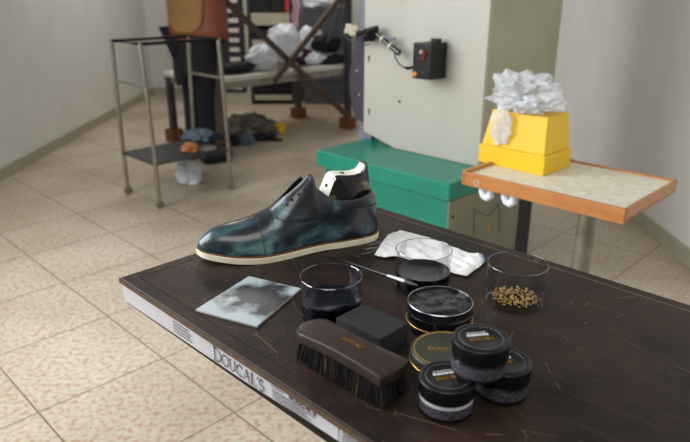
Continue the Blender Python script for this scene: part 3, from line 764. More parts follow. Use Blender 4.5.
# ================================================================= MACHINE
m0 = Vector((.084, 2.836, 0)); MW = .622; MDp = .55
mc = thing('machine_cabinet', 'tall pale grey green machine cabinet behind the green chest', 'machine', m0, RZ)
bm = NB()   # front panel with chamfered lower left corner, and body
mtf = Matrix(((1, 0, 0, 0), (0, 0, 1, 0), (0, 1, 0, 0), (0, 0, 0, 1)))   # xy -> xz
pf = [(0, .597), (.185, .5505), (MW, .5505), (MW, 1.85), (0, 1.85)]
prism(bm, pf, 0, .02, mtf); fp = obj('front_panel', bm, 'machine', mc, bevel=.003)
bm = NB(); prism(bm, [(.012, .61), (.19, .566), (MW-.002, .5505), (MW-.002, 1.84), (.012, 1.84)], .02, MDp, mtf); hs = tag(obj('housing', bm, 'machine_side', mc, bevel=.002), 'khaki side housing')
bm = NB(); box(bm, .12, MW-.03, .20, MDp-.02, 0, .566); obj('plinth', bm, 'steel_dark', mc)
def onface(px, py):
    p = pl(px, py, 1, 1, m0.x+m0.y); d = p-m0; return d.dot(E1), p.z
for px, py, key in ((369, 57, 1), (399.5, 101.5, 0), (369, 110, 1)):
    x, z = onface(px, py); bm = NB()
    lathe(bm, [(0, .0025), (.0055, .002), (.0065, 0), (.0065, -.001)], 14, mtx=Matrix.Translation((x, 0, z)) @ Matrix.Rotation(R(90), 4, 'X'))
    if key: box(bm, x-.003, x+.003, -.002, .001, z-.020, z)
    obj('keyhole', bm, 'hole', fp)
# dark guard plate at the left
bm = NB(); ap = lambda px, py: onface(px, py)
gpts = [ap(365, 35), ap(365, 124), ap(355, 120), ap(351, 108), ap(348.5, 92), ap(348, 76), ap(350.5, 62), ap(353, 50), ap(353, 35)]
prism(bm, gpts, .008, .05, mtf); gp = obj('guard_plate', bm, 'guard', mc)
for px, py in ((356, 71), (358, 95)):
    x, z = ap(px, py); bm = NB(); lathe(bm, [(0, .004), (.005, .003), (.006, 0)], 14, mtx=Matrix.Translation((x, .008, z)) @ Matrix.Rotation(R(90), 4, 'X')); tag(obj('screw', bm, 'silver', gp), 'silver screw')
bm = NB(); x0, _ = ap(350, 20); box(bm, x0+.012, -.002, .055, .10, .30, 1.8); tag(obj('rear_panel', bm, 'panel_blue', mc), 'blue grey rear panel')

# black control box on the machine face
x1, _ = onface(446.5, 60); x0 = x1-.090
cb = thing('control_box', 'black control box with an orange button fixed to the pale machine', 'control box', m0+E1*x0+UP*.878, RZ)
bm = NB(); box(bm, 0, .093, -.100, 0, 0, .136); cbx = obj('box_body', bm, 'black', cb, bevel=.006)
bm = NB(); lathe(bm, [(0, .010), (.006, .0095), (.0095, .006), (.010, 0)], 20, mtx=Matrix.Translation((.018, -.100, .018)) @ Matrix.Rotation(R(90), 4, 'X')); tag(obj('push_button', bm, 'orange', cbx, smooth=True), 'orange push button')
bm = NB(); lathe(bm, [(0, .012), (.004, .012), (.0045, .006), (.007, .005), (.007, 0)], 16, mtx=Matrix.Translation((.046, -.100, .104)) @ Matrix.Rotation(R(90), 4, 'X')); tag(obj('socket', bm, 'cream_plastic', cbx, smooth=True), 'cream socket')
bm = NB(); box(bm, .030, .085, -.05, -.035, .135, .139); box(bm, .050, .085, -.055, -.030, .138, .152, Matrix.Rotation(R(0), 4, 'X')); obj('latch', bm, 'black', cbx, bevel=.002)
bm = NB(); dashes(bm, .022, 1, .004, .002, Matrix(((1, 0, 0, .042), (0, 0, -1, -.1001), (0, 1, 0, .03), (0, 0, 0, 1))), 31); obj('printed_line', bm, 'ink_grey', cbx)
def mpt(px, py, off):
    p = pl(px, py, 1, 1, m0.x+m0.y-off*1.41421); return p
SA = thing('sensor_arm', 'black jointed rod with a clamp and white connector at the machine edge', 'sensor', m0)
inv = (Matrix.Translation(m0)).inverted()
def lp(px, py, off): return inv @ mpt(px, py, off)
bm = NB(); tube(bm, [lp(357, 34, .05), lp(366, 31, .05), lp(377, 28.5, .05)], [.011, .012, .013], 12); obj('clamp_bar', bm, 'black', SA, smooth=True)
bm = NB(); tube(bm, [lp(371, 33, .0), lp(371, 36, .07)], .024, 16); tube(bm, [lp(366, 39, .03), lp(376, 33, .05)], .015, 12); obj('clamp_knob', bm, 'black', SA, smooth=True)
bm = NB(); tube(bm, [lp(377, 34, .05), lp(388, 44, .05), lp(399.5, 53, .05)], [.009, .011, .013], 12); rod = obj('rod', bm, 'black_gloss', SA, smooth=True)
for q in ((382.5, 39), (390.5, 46)):
    bm = NB(); tube(bm, [lp(q[0]-.7, q[1]-.6, .05), lp(q[0]+.7, q[1]+.6, .05)], .0135, 12); tag(obj('cable_tie', bm, 'cream_plastic', rod, smooth=True), 'pale cable tie')
bm = NB(); tube(bm, [lp(384, 38, .045), lp(395, 38.5, .045)], .006, 8); obj('side_pin', bm, 'panel_blue', SA, smooth=True)
bm = NB()
for (x_, y_, s_) in ((349, 27, .014), (353, 32, .016), (347, 31, .011), (355, 28, .012)):
    p = lp(x_, y_, .06); box(bm, p.x-s_, p.x+s_, p.y-s_*.7, p.y+s_*.7, p.z-s_*.9, p.z+s_*.9, None)
tag(obj('connector', bm, 'cream_plastic', SA, bevel=.003), 'cream connector block')
bm = NB(); tube(bm, [lp(343, 27, .06), lp(342, 30, .06), lp(345, 36, .06), lp(352, 42.5, .06), lp(362, 45, .05), lp(370, 44, .04)], .0028, 8)
tube(bm, [lp(343, 27, .06), lp(346, 26, .06), lp(349, 27, .06)], .0028, 8); obj('loop_wire', bm, 'black', SA, smooth=True)
CA = thing('cable', 'thin black cable hanging from the rod into the control box', 'cable', m0)
bm = NB(); P = [(394, 50, .05), (395.5, 58, .05), (399, 64, .055), (404, 67.6, .06), (409, 68.5, .065)]
tube(bm, [lp(*p) for p in P], .003, 8)
tube(bm, [lp(p[0], p[1], p[2]) for p in ((413, 67.5, .08), (418, 64.5, .09), (422, 60, .10))], .003, 8); obj('wire', bm, 'black', CA, smooth=True)
bm = NB(); tube(bm, [lp(405, 67.6, .062), lp(408, 68.4, .066), lp(413.5, 67.3, .085)], [.005, .0075, .006], 10); obj('plug', bm, 'black', CA, smooth=True)
bm = NB(); tube(bm, [lp(422, 60, .100), lp(424, 57, .105), lp(423.5, 53, .112), lp(422, 51, .112)], .003, 8); tag(obj('bare_wire', bm, 'red', CA, smooth=True), 'red wire end')

# ================================================================= TRAY, YELLOW BOX
t0 = Vector((.340, 1.7300, 0)); TrW, TrD = .46, .34
tr = thing('wooden_tray', 'orange wooden tray lined with white paper on a steel pedestal', 'tray', t0, RZ)
bm = NB(); box(bm, 0, TrW, 0, TrD, .690, .697); obj('base', bm, 'wood', tr)
bm = NB(); box(bm, 0, TrW, -.004, .008, .686, .724); box(bm, 0, TrW, TrD-.008, TrD, .690, .724); box(bm, -.004, .008, -.004, TrD, .686, .728); box(bm, TrW-.008, TrW, 0, TrD, .690, .724)
obj('frame', bm, 'wood', tr, bevel=.0015)
bm = NB(); box(bm, .008, TrW-.008, .008, TrD-.008, .6975, .7185); tag(obj('paper_liner', bm, 'paper', tr), 'white paper lining')
bm = NB(); p = t0+E1*.03
tube(bm, [(.040, -.0048, .708), (.040, -.0048, .696), (.047, -.0048, .690), (.054, -.0048, .696), (.052, -.0048, .708), (.045, -.0048, .710)], .0014, 6); obj('tape_mark', bm, 'paper', tr)
for x in (.052, .125):
    bm = NB(); tube(bm, [(x, .02, .686), (x, .02, .672), (x+.006, .02, .660), (x+.016, .02, .656), (x+.026, .02, .662), (x+.028, .02, .686)], .011, 12)
    tag(obj('foot', bm, 'white_plastic', tr, smooth=True), 'white curved plastic foot')
bm = NB(); tube(bm, [(.30, .17, .015), (.30, .17, .69)], .025, 20); obj('pedestal', bm, 'steel', tr, smooth=True)
bm = NB(); lathe(bm, [(0, 0), (.16, 0), (.16, .010), (.03, .03), (0, .03)], 40, c=(.30, .17, 0)); obj('pedestal_base', bm, 'steel', tr, smooth=True)
# yellow box stands on the tray
y0_ = at(478, 161.5, .7186)
yb = thing('yellow_box', 'yellow cardboard box standing on the wooden tray', 'box', (y0_.x, y0_.y, .7188), R(-47))
bm = NB(); box(bm, 0, .22, 0, .15, 0, .056); obj('lower_case', bm, 'yellow', yb, bevel=.002)
bm = NB()
vs = [bm.verts.new(v) for v in ((.006, .005, .056), (.214, .005, .056), (.214, .144, .056), (.006, .144, .056), (.024, .020, .160), (.205, .020, .160), (.205, .135, .160), (.024, .135, .160))]
for f in ((3, 2, 1, 0), (4, 5, 6, 7), (0, 1, 5, 4), (1, 2, 6, 5), (2, 3, 7, 6), (3, 0, 4, 7)): bm.faces.new([vs[i] for i in f])
obj('upper_case', bm, 'yellow', yb, bevel=.002)
bm = NB(); crumple(bm, (.105, .062, .203), (.085, .055, .048), .55, 2.6, 3, floor=.161, sub=4, ridge=1.2)
# draped flap down the near side
crumple(bm, (.070, -.002, .120), (.032, .007, .045), .4, 3, 8, sub=3, ridge=1)
bm.transform(Matrix.Translation((0, 0, .7188)))
bgo = obj('plastic_bag', bm, 'film', None, smooth=False, loc=(y0_.x, y0_.y, 0), rz=R(-47)); tag(bgo, 'crumpled clear plastic bag spilling over the top of the yellow box', 'plastic bag')
bm = NB(); rd = random.Random(2)
for k in range(9):
    a = rd.uniform(.03, .12); b_ = rd.uniform(.02, .09)
    q = Matrix.Translation((a, b_, .162+rd.uniform(.0, .035)+.7188)) @ Matrix.Rotation(rd.uniform(-.9, .9), 4, 'X') @ Matrix.Rotation(rd.uniform(-.9, .9), 4, 'Y') @ Matrix.Rotation(rd.uniform(0, 3), 4, 'Z')
    box(bm, -.022, .022, -.016, .016, .0, .0012, q)
obj('crease', bm, 'white_plastic', bgo)

# ================================================================= RACK TABLE behind (local x along (.707,.707), y to back (-.707,.707))
RT = thing('rack_table', 'white topped workshop table with brown cross braces and wood block feet', 'table', (-.945, 4.71, 0), R(45))
RL, RDp = 1.37, .68
for x, y in ((0, 0), (RL, 0), (0, RDp), (RL, RDp)):
    bm = NB(); box(bm, x-.025, x+.025, y-.025, y+.025, .10, .53 if y > 0 else 1.6); lg = obj('leg', bm, 'leg_brown' if (x, y) == (0, 0) else 'steel_dark', RT)
    bm = NB(); box(bm, x-.055, x+.055, y-.055, y+.055, 0, .10); tag(obj('foot_block', bm, 'wood_block', lg), 'brown wooden block')
bm = NB(); box(bm, -.04, RL+.02, .02, RDp+.03, .535, .570); obj('table_top', bm, 'white_paint', RT, bevel=.003)
bm = NB(); box(bm, 0, RL, .012, .032, .485, .535); box(bm, 0, RL, RDp-.02, RDp, .485, .535); box(bm, -.01, .01, 0, RDp, .485, .535); box(bm, RL-.01, RL+.01, 0, RDp, .485, .535); obj('apron', bm, 'steel', RT)
def onr(px, py):
    p = pl(px, py, -1, 1, 5.64); d = p-Vector((-.945, 4.71, 0)); return Vector((d.dot(E2), -.04, p.z))
for k, (a_, b_) in enumerate((((224, 2), (346, 116)), ((271, 79), (336, -2)))):
    A, B = onr(*a_), onr(*b_)
    if k: A.y = B.y = -.062
    bm = NB(); d = (B-A).normalized(); m = Matrix.Translation(A) @ d.to_track_quat('X', 'Z').to_matrix().to_4x4()
    box(bm, -.02, (B-A).length+.02, -.012, .012, -.022, .022, m); tag(obj('cross_brace', bm, 'rust', RT), 'brown diagonal brace')
A, B = onr(341, -2), onr(325, 42)
bm = NB(); tube(bm, [A, A.lerp(B, .5)+Vector((.01, 0, -.01)), B], .012, 8); obj('hanging_strap', bm, 'steel_dark', RT, smooth=True)

def onp(px, py, k=6.05): return pl(px, py, -1, 1, k)
def soft(name, px, py, s, mk, label, cat, k=6.05, amp=.25, fr=2, seed=1, floor=.571, group=None, sub=4, rz=45, ridge=.5, zc=None):
    p = onp(px, py, k) if k else px
    bm = NB(); z = (p.z if zc is None else zc)
    crumple(bm, (0, 0, z-floor), s, amp, fr, seed, floor=0, sub=sub, ridge=ridge)
    zmin = min(v.co.z for v in bm.verts)
    for v in bm.verts: v.co.z -= zmin
    o = obj(name, bm, mk, None, smooth=True, loc=(p.x, p.y, floor), rz=R(rz)); tag(o, label, cat, group); return o
soft('white_bag', 284, 44, (.165, .13, .17), 'white_plastic', 'large puffy white plastic bag in the middle of the white table', 'bag', seed=2, amp=.22, zc=.74)
soft('white_bag', 263, 60, (.13, .10, .10), 'white_plastic', 'smaller white plastic bag slumped left of the large puffy bag', 'bag', k=5.93, seed=5, amp=.3, zc=.66)
soft('white_bag', 312, 40, (.12, .09, .15), 'white_plastic', 'white wrapped bundle behind the black hat on the table', 'bag', k=6.25, seed=7, amp=.3, zc=.70)
wb = soft('printed_bag', 317, 61, (.19, .10, .055), 'white_plastic', 'flat white bag with a red orange print beneath the black hat', 'bag', k=5.95, seed=9, amp=.2, zc=.620)
bm = NB(); prism(bm, [(.05*math.cos(a*.5236), .022*math.sin(a*.5236)) for a in range(12)], 0, .004, Matrix.Translation((-.02, -.098, .062)) @ Matrix.Rotation(R(70), 4, 'X')); obj('print', bm, 'red', wb)
soft('black_hat', 327, 45, (.155, .11, .085), 'black_fabric', 'black cloth hat lying on top of the white bags', 'hat', k=5.92, seed=4, amp=.15, floor=.665, zc=.74)
soft('maroon_garment', 301, 52, (.14, .06, .065), 'maroon', 'folded maroon garment between the puffy white bag and black hat', 'garment', k=5.98, seed=6, amp=.2, zc=.66)
soft('black_bag', 236, 68, (.16, .10, .045), 'black_fabric', 'flat black bag on the left end of the white table', 'bag', k=5.95, seed=3, amp=.2, zc=.612)
soft('black_bag', 331, 66, (.15, .10, .04), 'black_fabric', 'flat black bundle on the right end of the white table', 'bag', k=5.86, seed=13, amp=.2, zc=.607)
soft('red_cloth', 283, 70, (.05, .022, .018), 'red', 'small red cloth on the front edge of the white table', 'cloth', k=5.72, seed=8, amp=.3, zc=.588, sub=3)
bm = NB(); lathe(bm, [(0, 0), (.07, 0), (.10, .018), (.098, .022), (.068, .006), (0, .006)], 32); p = onp(250, 60, 6.1)
o = obj('white_dish', bm, 'white_paint', None, smooth=True, loc=(p.x, p.y, .571)); o.location.x -= .04; tag(o, 'shallow white dish beside the flat black bag', 'dish')

# ================================================================= DRAWER CABINET, SHELVES, CRATES
dc = thing('drawer_cabinet', 'beige cabinet with rows of black drawers and white label cards', 'cabinet', (-1.72, 6.9, 0))
bm = NB(); box(bm, 0, .70, .02, .45, 0, 1.75); box(bm, 0, .70, 0, .02, 0, .13)
for a_, b_ in ((0, .03), (.335, .365), (.662, .70)): box(bm, a_, b_, 0, .02, .13, 1.75)
obj('carcass', bm, 'beige_metal', dc)
for cx in (.365, .03):
    for k in range(16):
        z = .150+k*.0985
        bm = NB(); box(bm, cx+.004, cx+.293, -.012, .03, z-.012, z+.080); dd = obj('drawer', bm, 'drawer', dc, bevel=.002)
        bm = NB(); box(bm, cx+.135, cx+.240, -.017, -.011, z+.018, z+.060); tag(obj('label_card', bm, 'label_white', dd), 'white label card')
sh = thing('metal_shelf', 'beige metal shelf unit with dark bins, beside the drawer cabinet', 'shelf', (-1.0, 6.9, 0))
for a_, b_ in ((.05, .10), (.53, .68), (.83, .95), (1.20, 1.30), (1.7, 1.75)):
    bm = NB(); box(bm, .02, .42, 0, .42, a_, b_); obj('shelf_board', bm, 'beige_metal', sh)
bm = NB(); box(bm, 0, .02, 0, .45, 0, 1.75); box(bm, .42, .44, 0, .45, 0, 1.75); obj('upright', bm, 'steel_dark', sh)
bm = NB(); box(bm, .02, .42, .42, .44, 0, 1.75); obj('back_panel', bm, 'steel_dark', sh)
for k, (z, lab, ml) in enumerate(((.10, 'bottom', 'black'), (.68, 'middle', 'rag_dark'), (.95, 'upper', 'black'))):
    for j in range(2):
        bm = NB(); h = {0: .30, 1: .115, 2: .2}[k]; x = .03+j*.195
        box(bm, x, x+.185, .03, .40, z, z+h); box(bm, x+.05, x+.135, .022, .03, z+h*.5, z+h*.7)
        o = obj('storage_bin', bm, ml, None, loc=(-1.0, 6.9, 0), bevel=.003)
        tag(o, 'black storage bin on the %s board of the metal shelf, %s side' % (lab, ('left', 'right')[j]), 'bin', 'bins on the metal shelf')
bm = NB(); box(bm, 0, .035, 0, .03, 0, .22); p = Vector((-.612, 6.86, .955)); 
o = obj('red_folder', bm, 'red', None, loc=(-.618, 6.903, .9505)); tag(o, 'narrow red folder standing on the shelf beside the grey crates', 'folder')
bm = NB()
for k, dx in enumerate((0, .03, .05)):
    tube(bm, [(dx, 0, .30), (dx+.012, -.01, .2), (dx-.014, 0, .12), (dx+.008-.01*k, .0, .02)], .010, 8)
o = obj('pink_ribbon', bm, 'pink', None, smooth=True, loc=(-.535, 6.89, .80)); tag(o, 'pale pink ribbon hanging between the shelf and the grey crates', 'ribbon')
for k in range(4):
    bm = NB(); W_ = .50; H_ = .252
    box(bm, 0, W_, 0, .40, 0, H_-.004); 
    for i in range(5): box(bm, 0, W_, -.010, 0, .012+i*.052, .024+i*.052)
    for i in range(7): box(bm, i*(W_-.014)/6, i*(W_-.014)/6+.014, -.010, 0, 0, H_-.004)
    cr = obj('crate', bm, 'crate', None, loc=(-.435, 6.92, k*H_)); pos = ('bottom', 'second', 'third', 'top')[k]
    tag(cr, 'ribbed grey plastic crate, %s of the stack behind the white table' % {'bottom': 'lowest', 'second': 'second from bottom', 'third': 'second from top', 'top': 'topmost'}[pos], 'crate', 'stacked grey crates')
soft('white_bundle', Vector((-.25, 7.1, 0)), 0, (.20, .14, .07), 'white_plastic', 'crumpled white bundle resting on top of the grey crate stack', 'bundle', k=0, floor=1.006, seed=12, zc=1.05, rz=0)
bm = NB(); box(bm, 0, .16, 0, .3, 0, .42); p = pl(353, 85, 0, 1, 6.4)
o = obj('sack', NB() if False else crumple(NB(), (0, 0, .2), (.13, .10, .22), .2, 2, 15, floor=0), 'white_plastic', None, smooth=True, loc=(.17, 6.3, 0)); bm.free()
tag(o, 'pale sack standing on the floor behind the machine guard plate', 'sack')

# ================================================================= TROLLEY (local x = E1, y = E2)
A0 = Vector((-.7259, 3.8267, 0))
TL = thing('trolley', 'steel tube trolley on castors with rags on its lower shelf', 'trolley', A0, RZ)
wx, wy = -.385, -.50
for x, y in ((0, 0), (wx, 0), (0, wy), (wx, wy)):
    dx = -.03 if x == 0 else .03
    bm = NB(); tube(bm, [(x, y, .05), (x, y, .35), (x+dx*.5, y, .70), (x+dx, y, .93)], .012, 12); lg = obj('leg', bm, 'steel', TL, smooth=True)
    bm = NB(); tube(bm, [(x-.010, y, .0245), (x+.010, y, .0245)], .0240, 18); box(bm, x-.013, x+.013, y-.008, y+.008, .030, .056); obj('castor', bm, 'steel', lg, smooth=True)
bm = NB(); box(bm, wx-.01, .01, wy-.01, .01, .258, .270); obj('lower_shelf', bm, 'steel_dark', TL, bevel=.003)
bm = NB(); fr = [(-.03, 0, .925), (wx+.03, 0, .925), (wx+.03, wy, .925), (-.03, wy, .925), (-.03, 0, .925)]; tube(bm, fr, .010, 10); tag(obj('hand_rail', bm, 'black', TL, smooth=True), 'black hand rail')
bm = NB(); tube(bm, [(-.014, 0, .70), (wx+.014, 0, .70)], .009, 10); tube(bm, [(-.014, wy, .70), (wx+.014, wy, .70)], .009, 10)
obj('rail', bm, 'steel', TL, smooth=True)
def ont(px, py, z): return at(px, py, z)
def rag(name, p, s, mk, label, cat, seed, floor, rz=-45, amp=.35):
    bm = NB(); crumple(bm, (0, 0, s[2]*.55), s, amp, 2.4, seed, floor=0, sub=4, ridge=1)
    zmin = min(v.co.z for v in bm.verts)
    for v in bm.verts: v.co.z -= zmin
    o = obj(name, bm, mk, None, smooth=True, loc=(p.x, p.y, floor), rz=R(rz)); tag(o, label, cat); return o
rag('rag', at(199, 138, .2705), (.10, .085, .035), 'rag_blue', 'blue grey rag heaped on the trolley lower shelf', 'rag', 21, .2705)
rag('rag', at(222, 139, .2705)+Vector((-.035, -.02, 0)), (.05, .045, .028), 'rag_dark', 'dark navy rag on the trolley shelf near its right leg', 'rag', 22, .2705)
p = at(207, 149, .2705); bm = NB(); lathe(bm, [(0, 0), (.060, 0), (.064, .004), (.060, .010), (.03, .013), (0, .014)], 32)
tag(obj('round_lid', bm, 'rag_grey', None, smooth=True, loc=(p.x, p.y, .2705)), 'grey round lid lying on the trolley shelf in front of the rags', 'lid')
rag('orange_cloth', at(190, 151, .2705)+Vector((.0, 0, 0)), (.045, .045, .030), 'wood', 'small orange cloth at the left end of the trolley shelf', 'cloth', 24, .2705)
rag('white_sack', at(190, 182, 0), (.075, .065, .09), 'white_plastic', 'small white sack on the floor beneath the trolley', 'sack', 25, 0)

# rags on the floor
def fl(px, py): return at(px, py, 0)
rag('rag', fl(250, 135), (.19, .13, .105), 'rag_grey', 'large heap of crumpled grey rags on the floor by the table', 'rag', 31, 0, rz=0, amp=.5)
rag('rag', fl(263, 140)+Vector((0, 0, 0)), (.10, .06, .035), 'rag_dark', 'dark navy rag on the floor below the yellow carton', 'rag', 32, 0, rz=0)
rag('rag', fl(246, 144.5), (.07, .05, .05), 'rag_blue', 'pale blue rag on the floor in front of the grey heap', 'rag', 33, 0, rz=0)
rag('rag', fl(233, 145), (.055, .06, .05), 'rag_dark', 'dark rag on the floor just right of the trolley leg', 'rag', 34, 0, rz=0)
bm = NB(); box(bm, -.042, .042, -.035, .035, 0, .09); p = fl(271, 133)
tag(obj('yellow_carton', bm, 'yellow', None, loc=(p.x+.075, p.y+.0, 0), rz=R(25), bevel=.003), 'small yellow carton standing beside the grey rags on the floor', 'carton')
rag('rag', fl(269, 135)+Vector((-.05, -.09, 0)), (.06, .05, .09), 'rag_grey', 'upright grey rag leaning by the yellow carton', 'rag', 37, 0, rz=0)
bm = NB(); box(bm, -.045, .045, -.02, .02, 0, .015); p = fl(277, 141)
tag(obj('black_offcut', bm, 'black_fabric', None, loc=(p.x, p.y, 0), rz=R(10)), 'flat black offcut lying alone on the floor tiles', 'offcut')
bm = NB(); pts = [fl(303.5, 98), fl(304, 108), fl(306.5, 114), fl(309, 119)]; P = [pts[0]+Vector((0, 0, .004)), pts[1]+Vector((0, 0, .004)), pts[2]+Vector((0, 0, .004)), pts[3]+Vector((0, 0, .004))]
c0 = P[0].copy()
for q in P: q -= Vector((c0.x, c0.y, 0))
tube(bm, P, .004, 8); tag(obj('green_twine', bm, 'green', None, smooth=True, loc=(c0.x, c0.y, 0)), 'thin green cord on the floor beside the far table leg', 'cord')

# ================================================================= PERSON (standing behind the trolley, seen from behind)
PR = thing('person', 'person in a rust brown jacket and navy trousers standing behind the steel trolley', 'person', (-1.0, 4.47, 0), R(-45))
def skin(name, verts, edges, radii, mk, parent, sub=2, root=0):
    me = bpy.data.meshes.new(name); me.from_pydata([Vector(v) for v in verts], edges, []); o = bpy.data.objects.new(name, me); COL.objects.link(o)
    o.modifiers.new('s', 'SKIN'); sv = me.skin_vertices[0].data
    for i, r in enumerate(radii): sv[i].radius = r if isinstance(r, tuple) else (r, r)
    sv[root].use_root = True
    ss = o.modifiers.new('ss', 'SUBSURF'); ss.levels = sub; ss.render_levels = sub
    bpy.context.view_layer.update(); dg = bpy.context.evaluated_depsgraph_get()
    nm = bpy.data.meshes.new_from_object(o.evaluated_get(dg)); bpy.data.objects.remove(o)
    nm.materials.clear(); nm.materials.append(M[mk])
    for p in nm.polygons: p.use_smooth = True
    n = bpy.data.objects.new(name, nm); COL.objects.link(n)
    if parent: n.parent = parent
    return n
V = [(0, 0, .95), (0, 0, 1.15), (0, .01, 1.38), (0, .01, 1.50), (0, .03, 1.58), (0, .035, 1.68), (0, .03, 1.76)]
Ed = [(0, 1), (1, 2), (2, 3), (3, 4), (4, 5), (5, 6)]; Ra = [(.15, .11), (.14, .10), (.15, .10), .055, .065, (.078, .095), .06]
for s in (-1, 1):
    b = len(V); V += [(s*.09-.03, 0, .86), (s*.085-.06, .0, .48), (s*.10-.09, .01, .09), (s*.105-.09, .13, .045)]
    Ed += [(0, b), (b, b+1), (b+1, b+2), (b+2, b+3)]; Ra += [(.085, .09), .058, .042, .036]
    b = len(V); V += [(s*.19, .01, 1.42), (s*.24, .05, 1.245), (s*.17, .27, 1.33), (s*.15, .34, 1.335)]
    Ed += [(2, b), (b, b+1), (b+1, b+2), (b+2, b+3)]; Ra += [.058, .042, .028, (.036, .018)]
    pb = b+3
    for j in range(4):
        b = len(V); x = s*(.15+(j-1.5)*.02); l = (.034, .042, .045, .036)[j]
        V += [(x, .37, 1.338), (x, .37+l*.6, 1.333), (x, .37+l, 1.315)]; Ed += [(pb, b), (b, b+1), (b+1, b+2)]; Ra += [.009, .0085, .008]
    b = len(V); V += [(s*.15-s*.035, .33, 1.33), (s*.15-s*.05, .365, 1.325)]; Ed += [(pb, b), (b, b+1)]; Ra += [.010, .009]
body = skin('body', V, Ed, Ra, 'skin', PR)
bm = NB()
for s in (-1, 1):
    crumple(bm, (s*.030, .118, 1.685), (.012, .006, .007), 0, 1, 1, sub=2); crumple(bm, (s*.088, .03, 1.675), (.010, .018, .030), 0, 1, 1, sub=2)
crumple(bm, (0, .130, 1.655), (.014, .018, .022), 0, 1, 1, sub=2); crumple(bm, (0, .118, 1.618), (.024, .006, .006), 0, 1, 1, sub=2)
obj('face', bm, 'skin', body, smooth=True)
bm = NB(); crumple(bm, (0, .010, 1.735), (.100, .112, .095), .08, 3, 2, sub=3); obj('hair', bm, 'hair', PR, smooth=True)
def shell(bm, rows, seg=40):
    rg = []
    for (cx, cy, z, rx, ry) in rows:
        rg.append([bm.verts.new((cx+rx*math.cos(2*math.pi*k/seg)*(1+.02*math.sin(5*k)), cy+ry*math.sin(2*math.pi*k/seg), z)) for k in range(seg)])
    for a, b in zip(rg, rg[1:]):
        for k in range(seg): bm.faces.new((a[k], a[(k+1) % seg], b[(k+1) % seg], b[k]))
    return rg
bm = NB(); shell(bm, [(.0, 0, .885, .270, .165), (0, 0, .95, .262, .165), (0, 0, 1.05, .250, .165), (0, 0, 1.15, .240, .160), (0, 0, 1.35, .240, .150), (0, .005, 1.46, .20, .12), (0, .01, 1.53, .09, .085)])
jk = obj('jacket', bm, 'jacket', PR, smooth=True); s_ = jk.modifiers.new('t', 'SOLIDIFY'); s_.thickness = .008
for s in (-1, 1):
    bm = NB(); tube(bm, [(s*.16, .01, 1.45), (s*.215, .015, 1.38), (s*.248, .04, 1.26), (s*.225, .11, 1.255), (s*.175, .255, 1.325)], [.06, .078, .062, .056, .044], 20, caps=False); o = obj('sleeve', bm, 'jacket', jk, smooth=True)
# ochre back panel following the jacket's left back
bm = NB(); rows = []
for z, a0, a1 in ((.925, 272, 300), (.945, 262, 312), (.98, 252, 322), (1.04, 246, 328), (1.15, 242, 331), (1.3, 242, 331)):
    rx = interp([(.885, .270), (.95, .262), (1.05, .25), (1.15, .24), (1.4, .24)], z)+.010; ry = interp([(.885, .165), (1.05, .165), (1.15, .160), (1.4, .15)], z)+.012
    rows.append([bm.verts.new((rx*math.cos(R(a0+(a1-a0)*i/10)), ry*math.sin(R(a0+(a1-a0)*i/10)), z)) for i in range(11)])
for a, b in zip(rows, rows[1:]):
    for i in range(10): bm.faces.new((a[i], a[i+1], b[i+1], b[i]))
pn = obj('back_panel', bm, 'ochre', jk, smooth=True); s_ = pn.modifiers.new('t', 'SOLIDIFY'); s_.thickness = .01; tag(pn, 'ochre suede panel')
tv = [(0, 0, .95)]+[p_ for s in (-1, 1) for p_ in ((s*.09-.03, 0, .86), (s*.085-.06, 0, .48), (s*.10-.09, .01, .12))]
skin('trousers', tv, [(0, 1), (1, 2), (2, 3), (0, 4), (4, 5), (5, 6)], [(.185, .125), (.115, .11), .068, .060, (.115, .11), .068, .060], 'trousers', PR)
bm = NB(); seg = 24; rows = []
for z, rx, ry in ((.62, .235, .165), (.70, .24, .165), (.80, .238, .16), (.90, .23, .15)):
    rows.append([bm.verts.new((.0+rx*math.cos(R(195+150*i/seg))*(1+.015*math.sin(i*1.3)), ry*math.sin(R(195+150*i/seg)), z+(.05*math.sin(i*.42+.6) if z < .65 else 0))) for i in range(seg+1)])
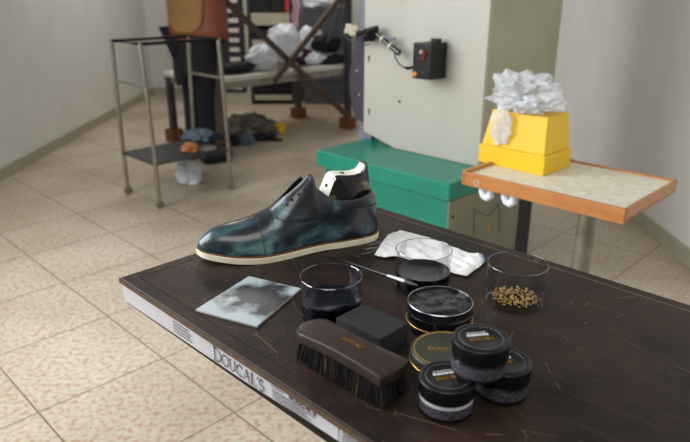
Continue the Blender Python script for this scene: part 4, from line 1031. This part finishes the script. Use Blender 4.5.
for a, b in zip(rows, rows[1:]):
    for i in range(seg): bm.faces.new((a[i], a[i+1], b[i+1], b[i]))
o = obj('apron', bm, 'black_fabric', PR, smooth=True); s_ = o.modifiers.new('t', 'SOLIDIFY'); s_.thickness = .006
for s in (-1, 1):
    bm = NB(); crumple(bm, (s*.105-.09, .065, .045), (.052, .14, .062), .03, 2, 3, floor=0, sub=3)
    zmin = min(v.co.z for v in bm.verts)
    for v in bm.verts: v.co.z -= zmin
    obj('shoe', bm, 'shoe_black', PR, smooth=True)

# ================================================================= LIGHT AND CAMERA
def area(name, loc, tgt, sx, sy, power, col=(1, 1, 1), spread=180):
    l = bpy.data.lights.new(name, 'AREA'); l.shape = 'RECTANGLE'; l.size = sx; l.size_y = sy; l.energy = power; l.color = col; l.spread = R(spread)
    o = bpy.data.objects.new(name, l); COL.objects.link(o); o.location = loc
    o.rotation_euler = (Vector(tgt)-Vector(loc)).to_track_quat('-Z', 'Y').to_euler(); return o
area('window_daylight', (-2.28, 1.2, 1.85), (0, .9, .6), 2.4, 1.8, 100, (.93, .97, 1))
area('ceiling_lamp', (-1.25, 5.9, 2.75), (-.6, 5.7, 0), 1.0, 1.0, 24, (1, .95, .87))
area('ceiling_lamp', (-.2, -.6, 2.7), (.1, 1.6, .6), 1.6, 1.0, 20, (1, .97, .93))
w = bpy.data.worlds.new('world'); sc.world = w; w.use_nodes = True
w.node_tree.nodes['Background'].inputs[0].default_value = (.92, .96, 1, 1); w.node_tree.nodes['Background'].inputs[1].default_value = .22
cd = bpy.data.cameras.new('camera'); cam = bpy.data.objects.new('camera', cd); COL.objects.link(cam)
cam.location = (0, 0, CAMZ); cam.rotation_euler = (R(90)-PITCH, 0, 0)
cd.sensor_width = 36; cd.lens = 36*FPX/690; cd.clip_start = .05
cd.dof.use_dof = True; cd.dof.focus_distance = .98; cd.dof.aperture_fstop = 5.2
sc.camera = cam
sc.view_settings.view_transform = 'Standard'; sc.view_settings.look = 'None'; sc.view_settings.gamma = 1
sc.view_settings.use_curve_mapping = False; sc.view_settings.exposure = .16
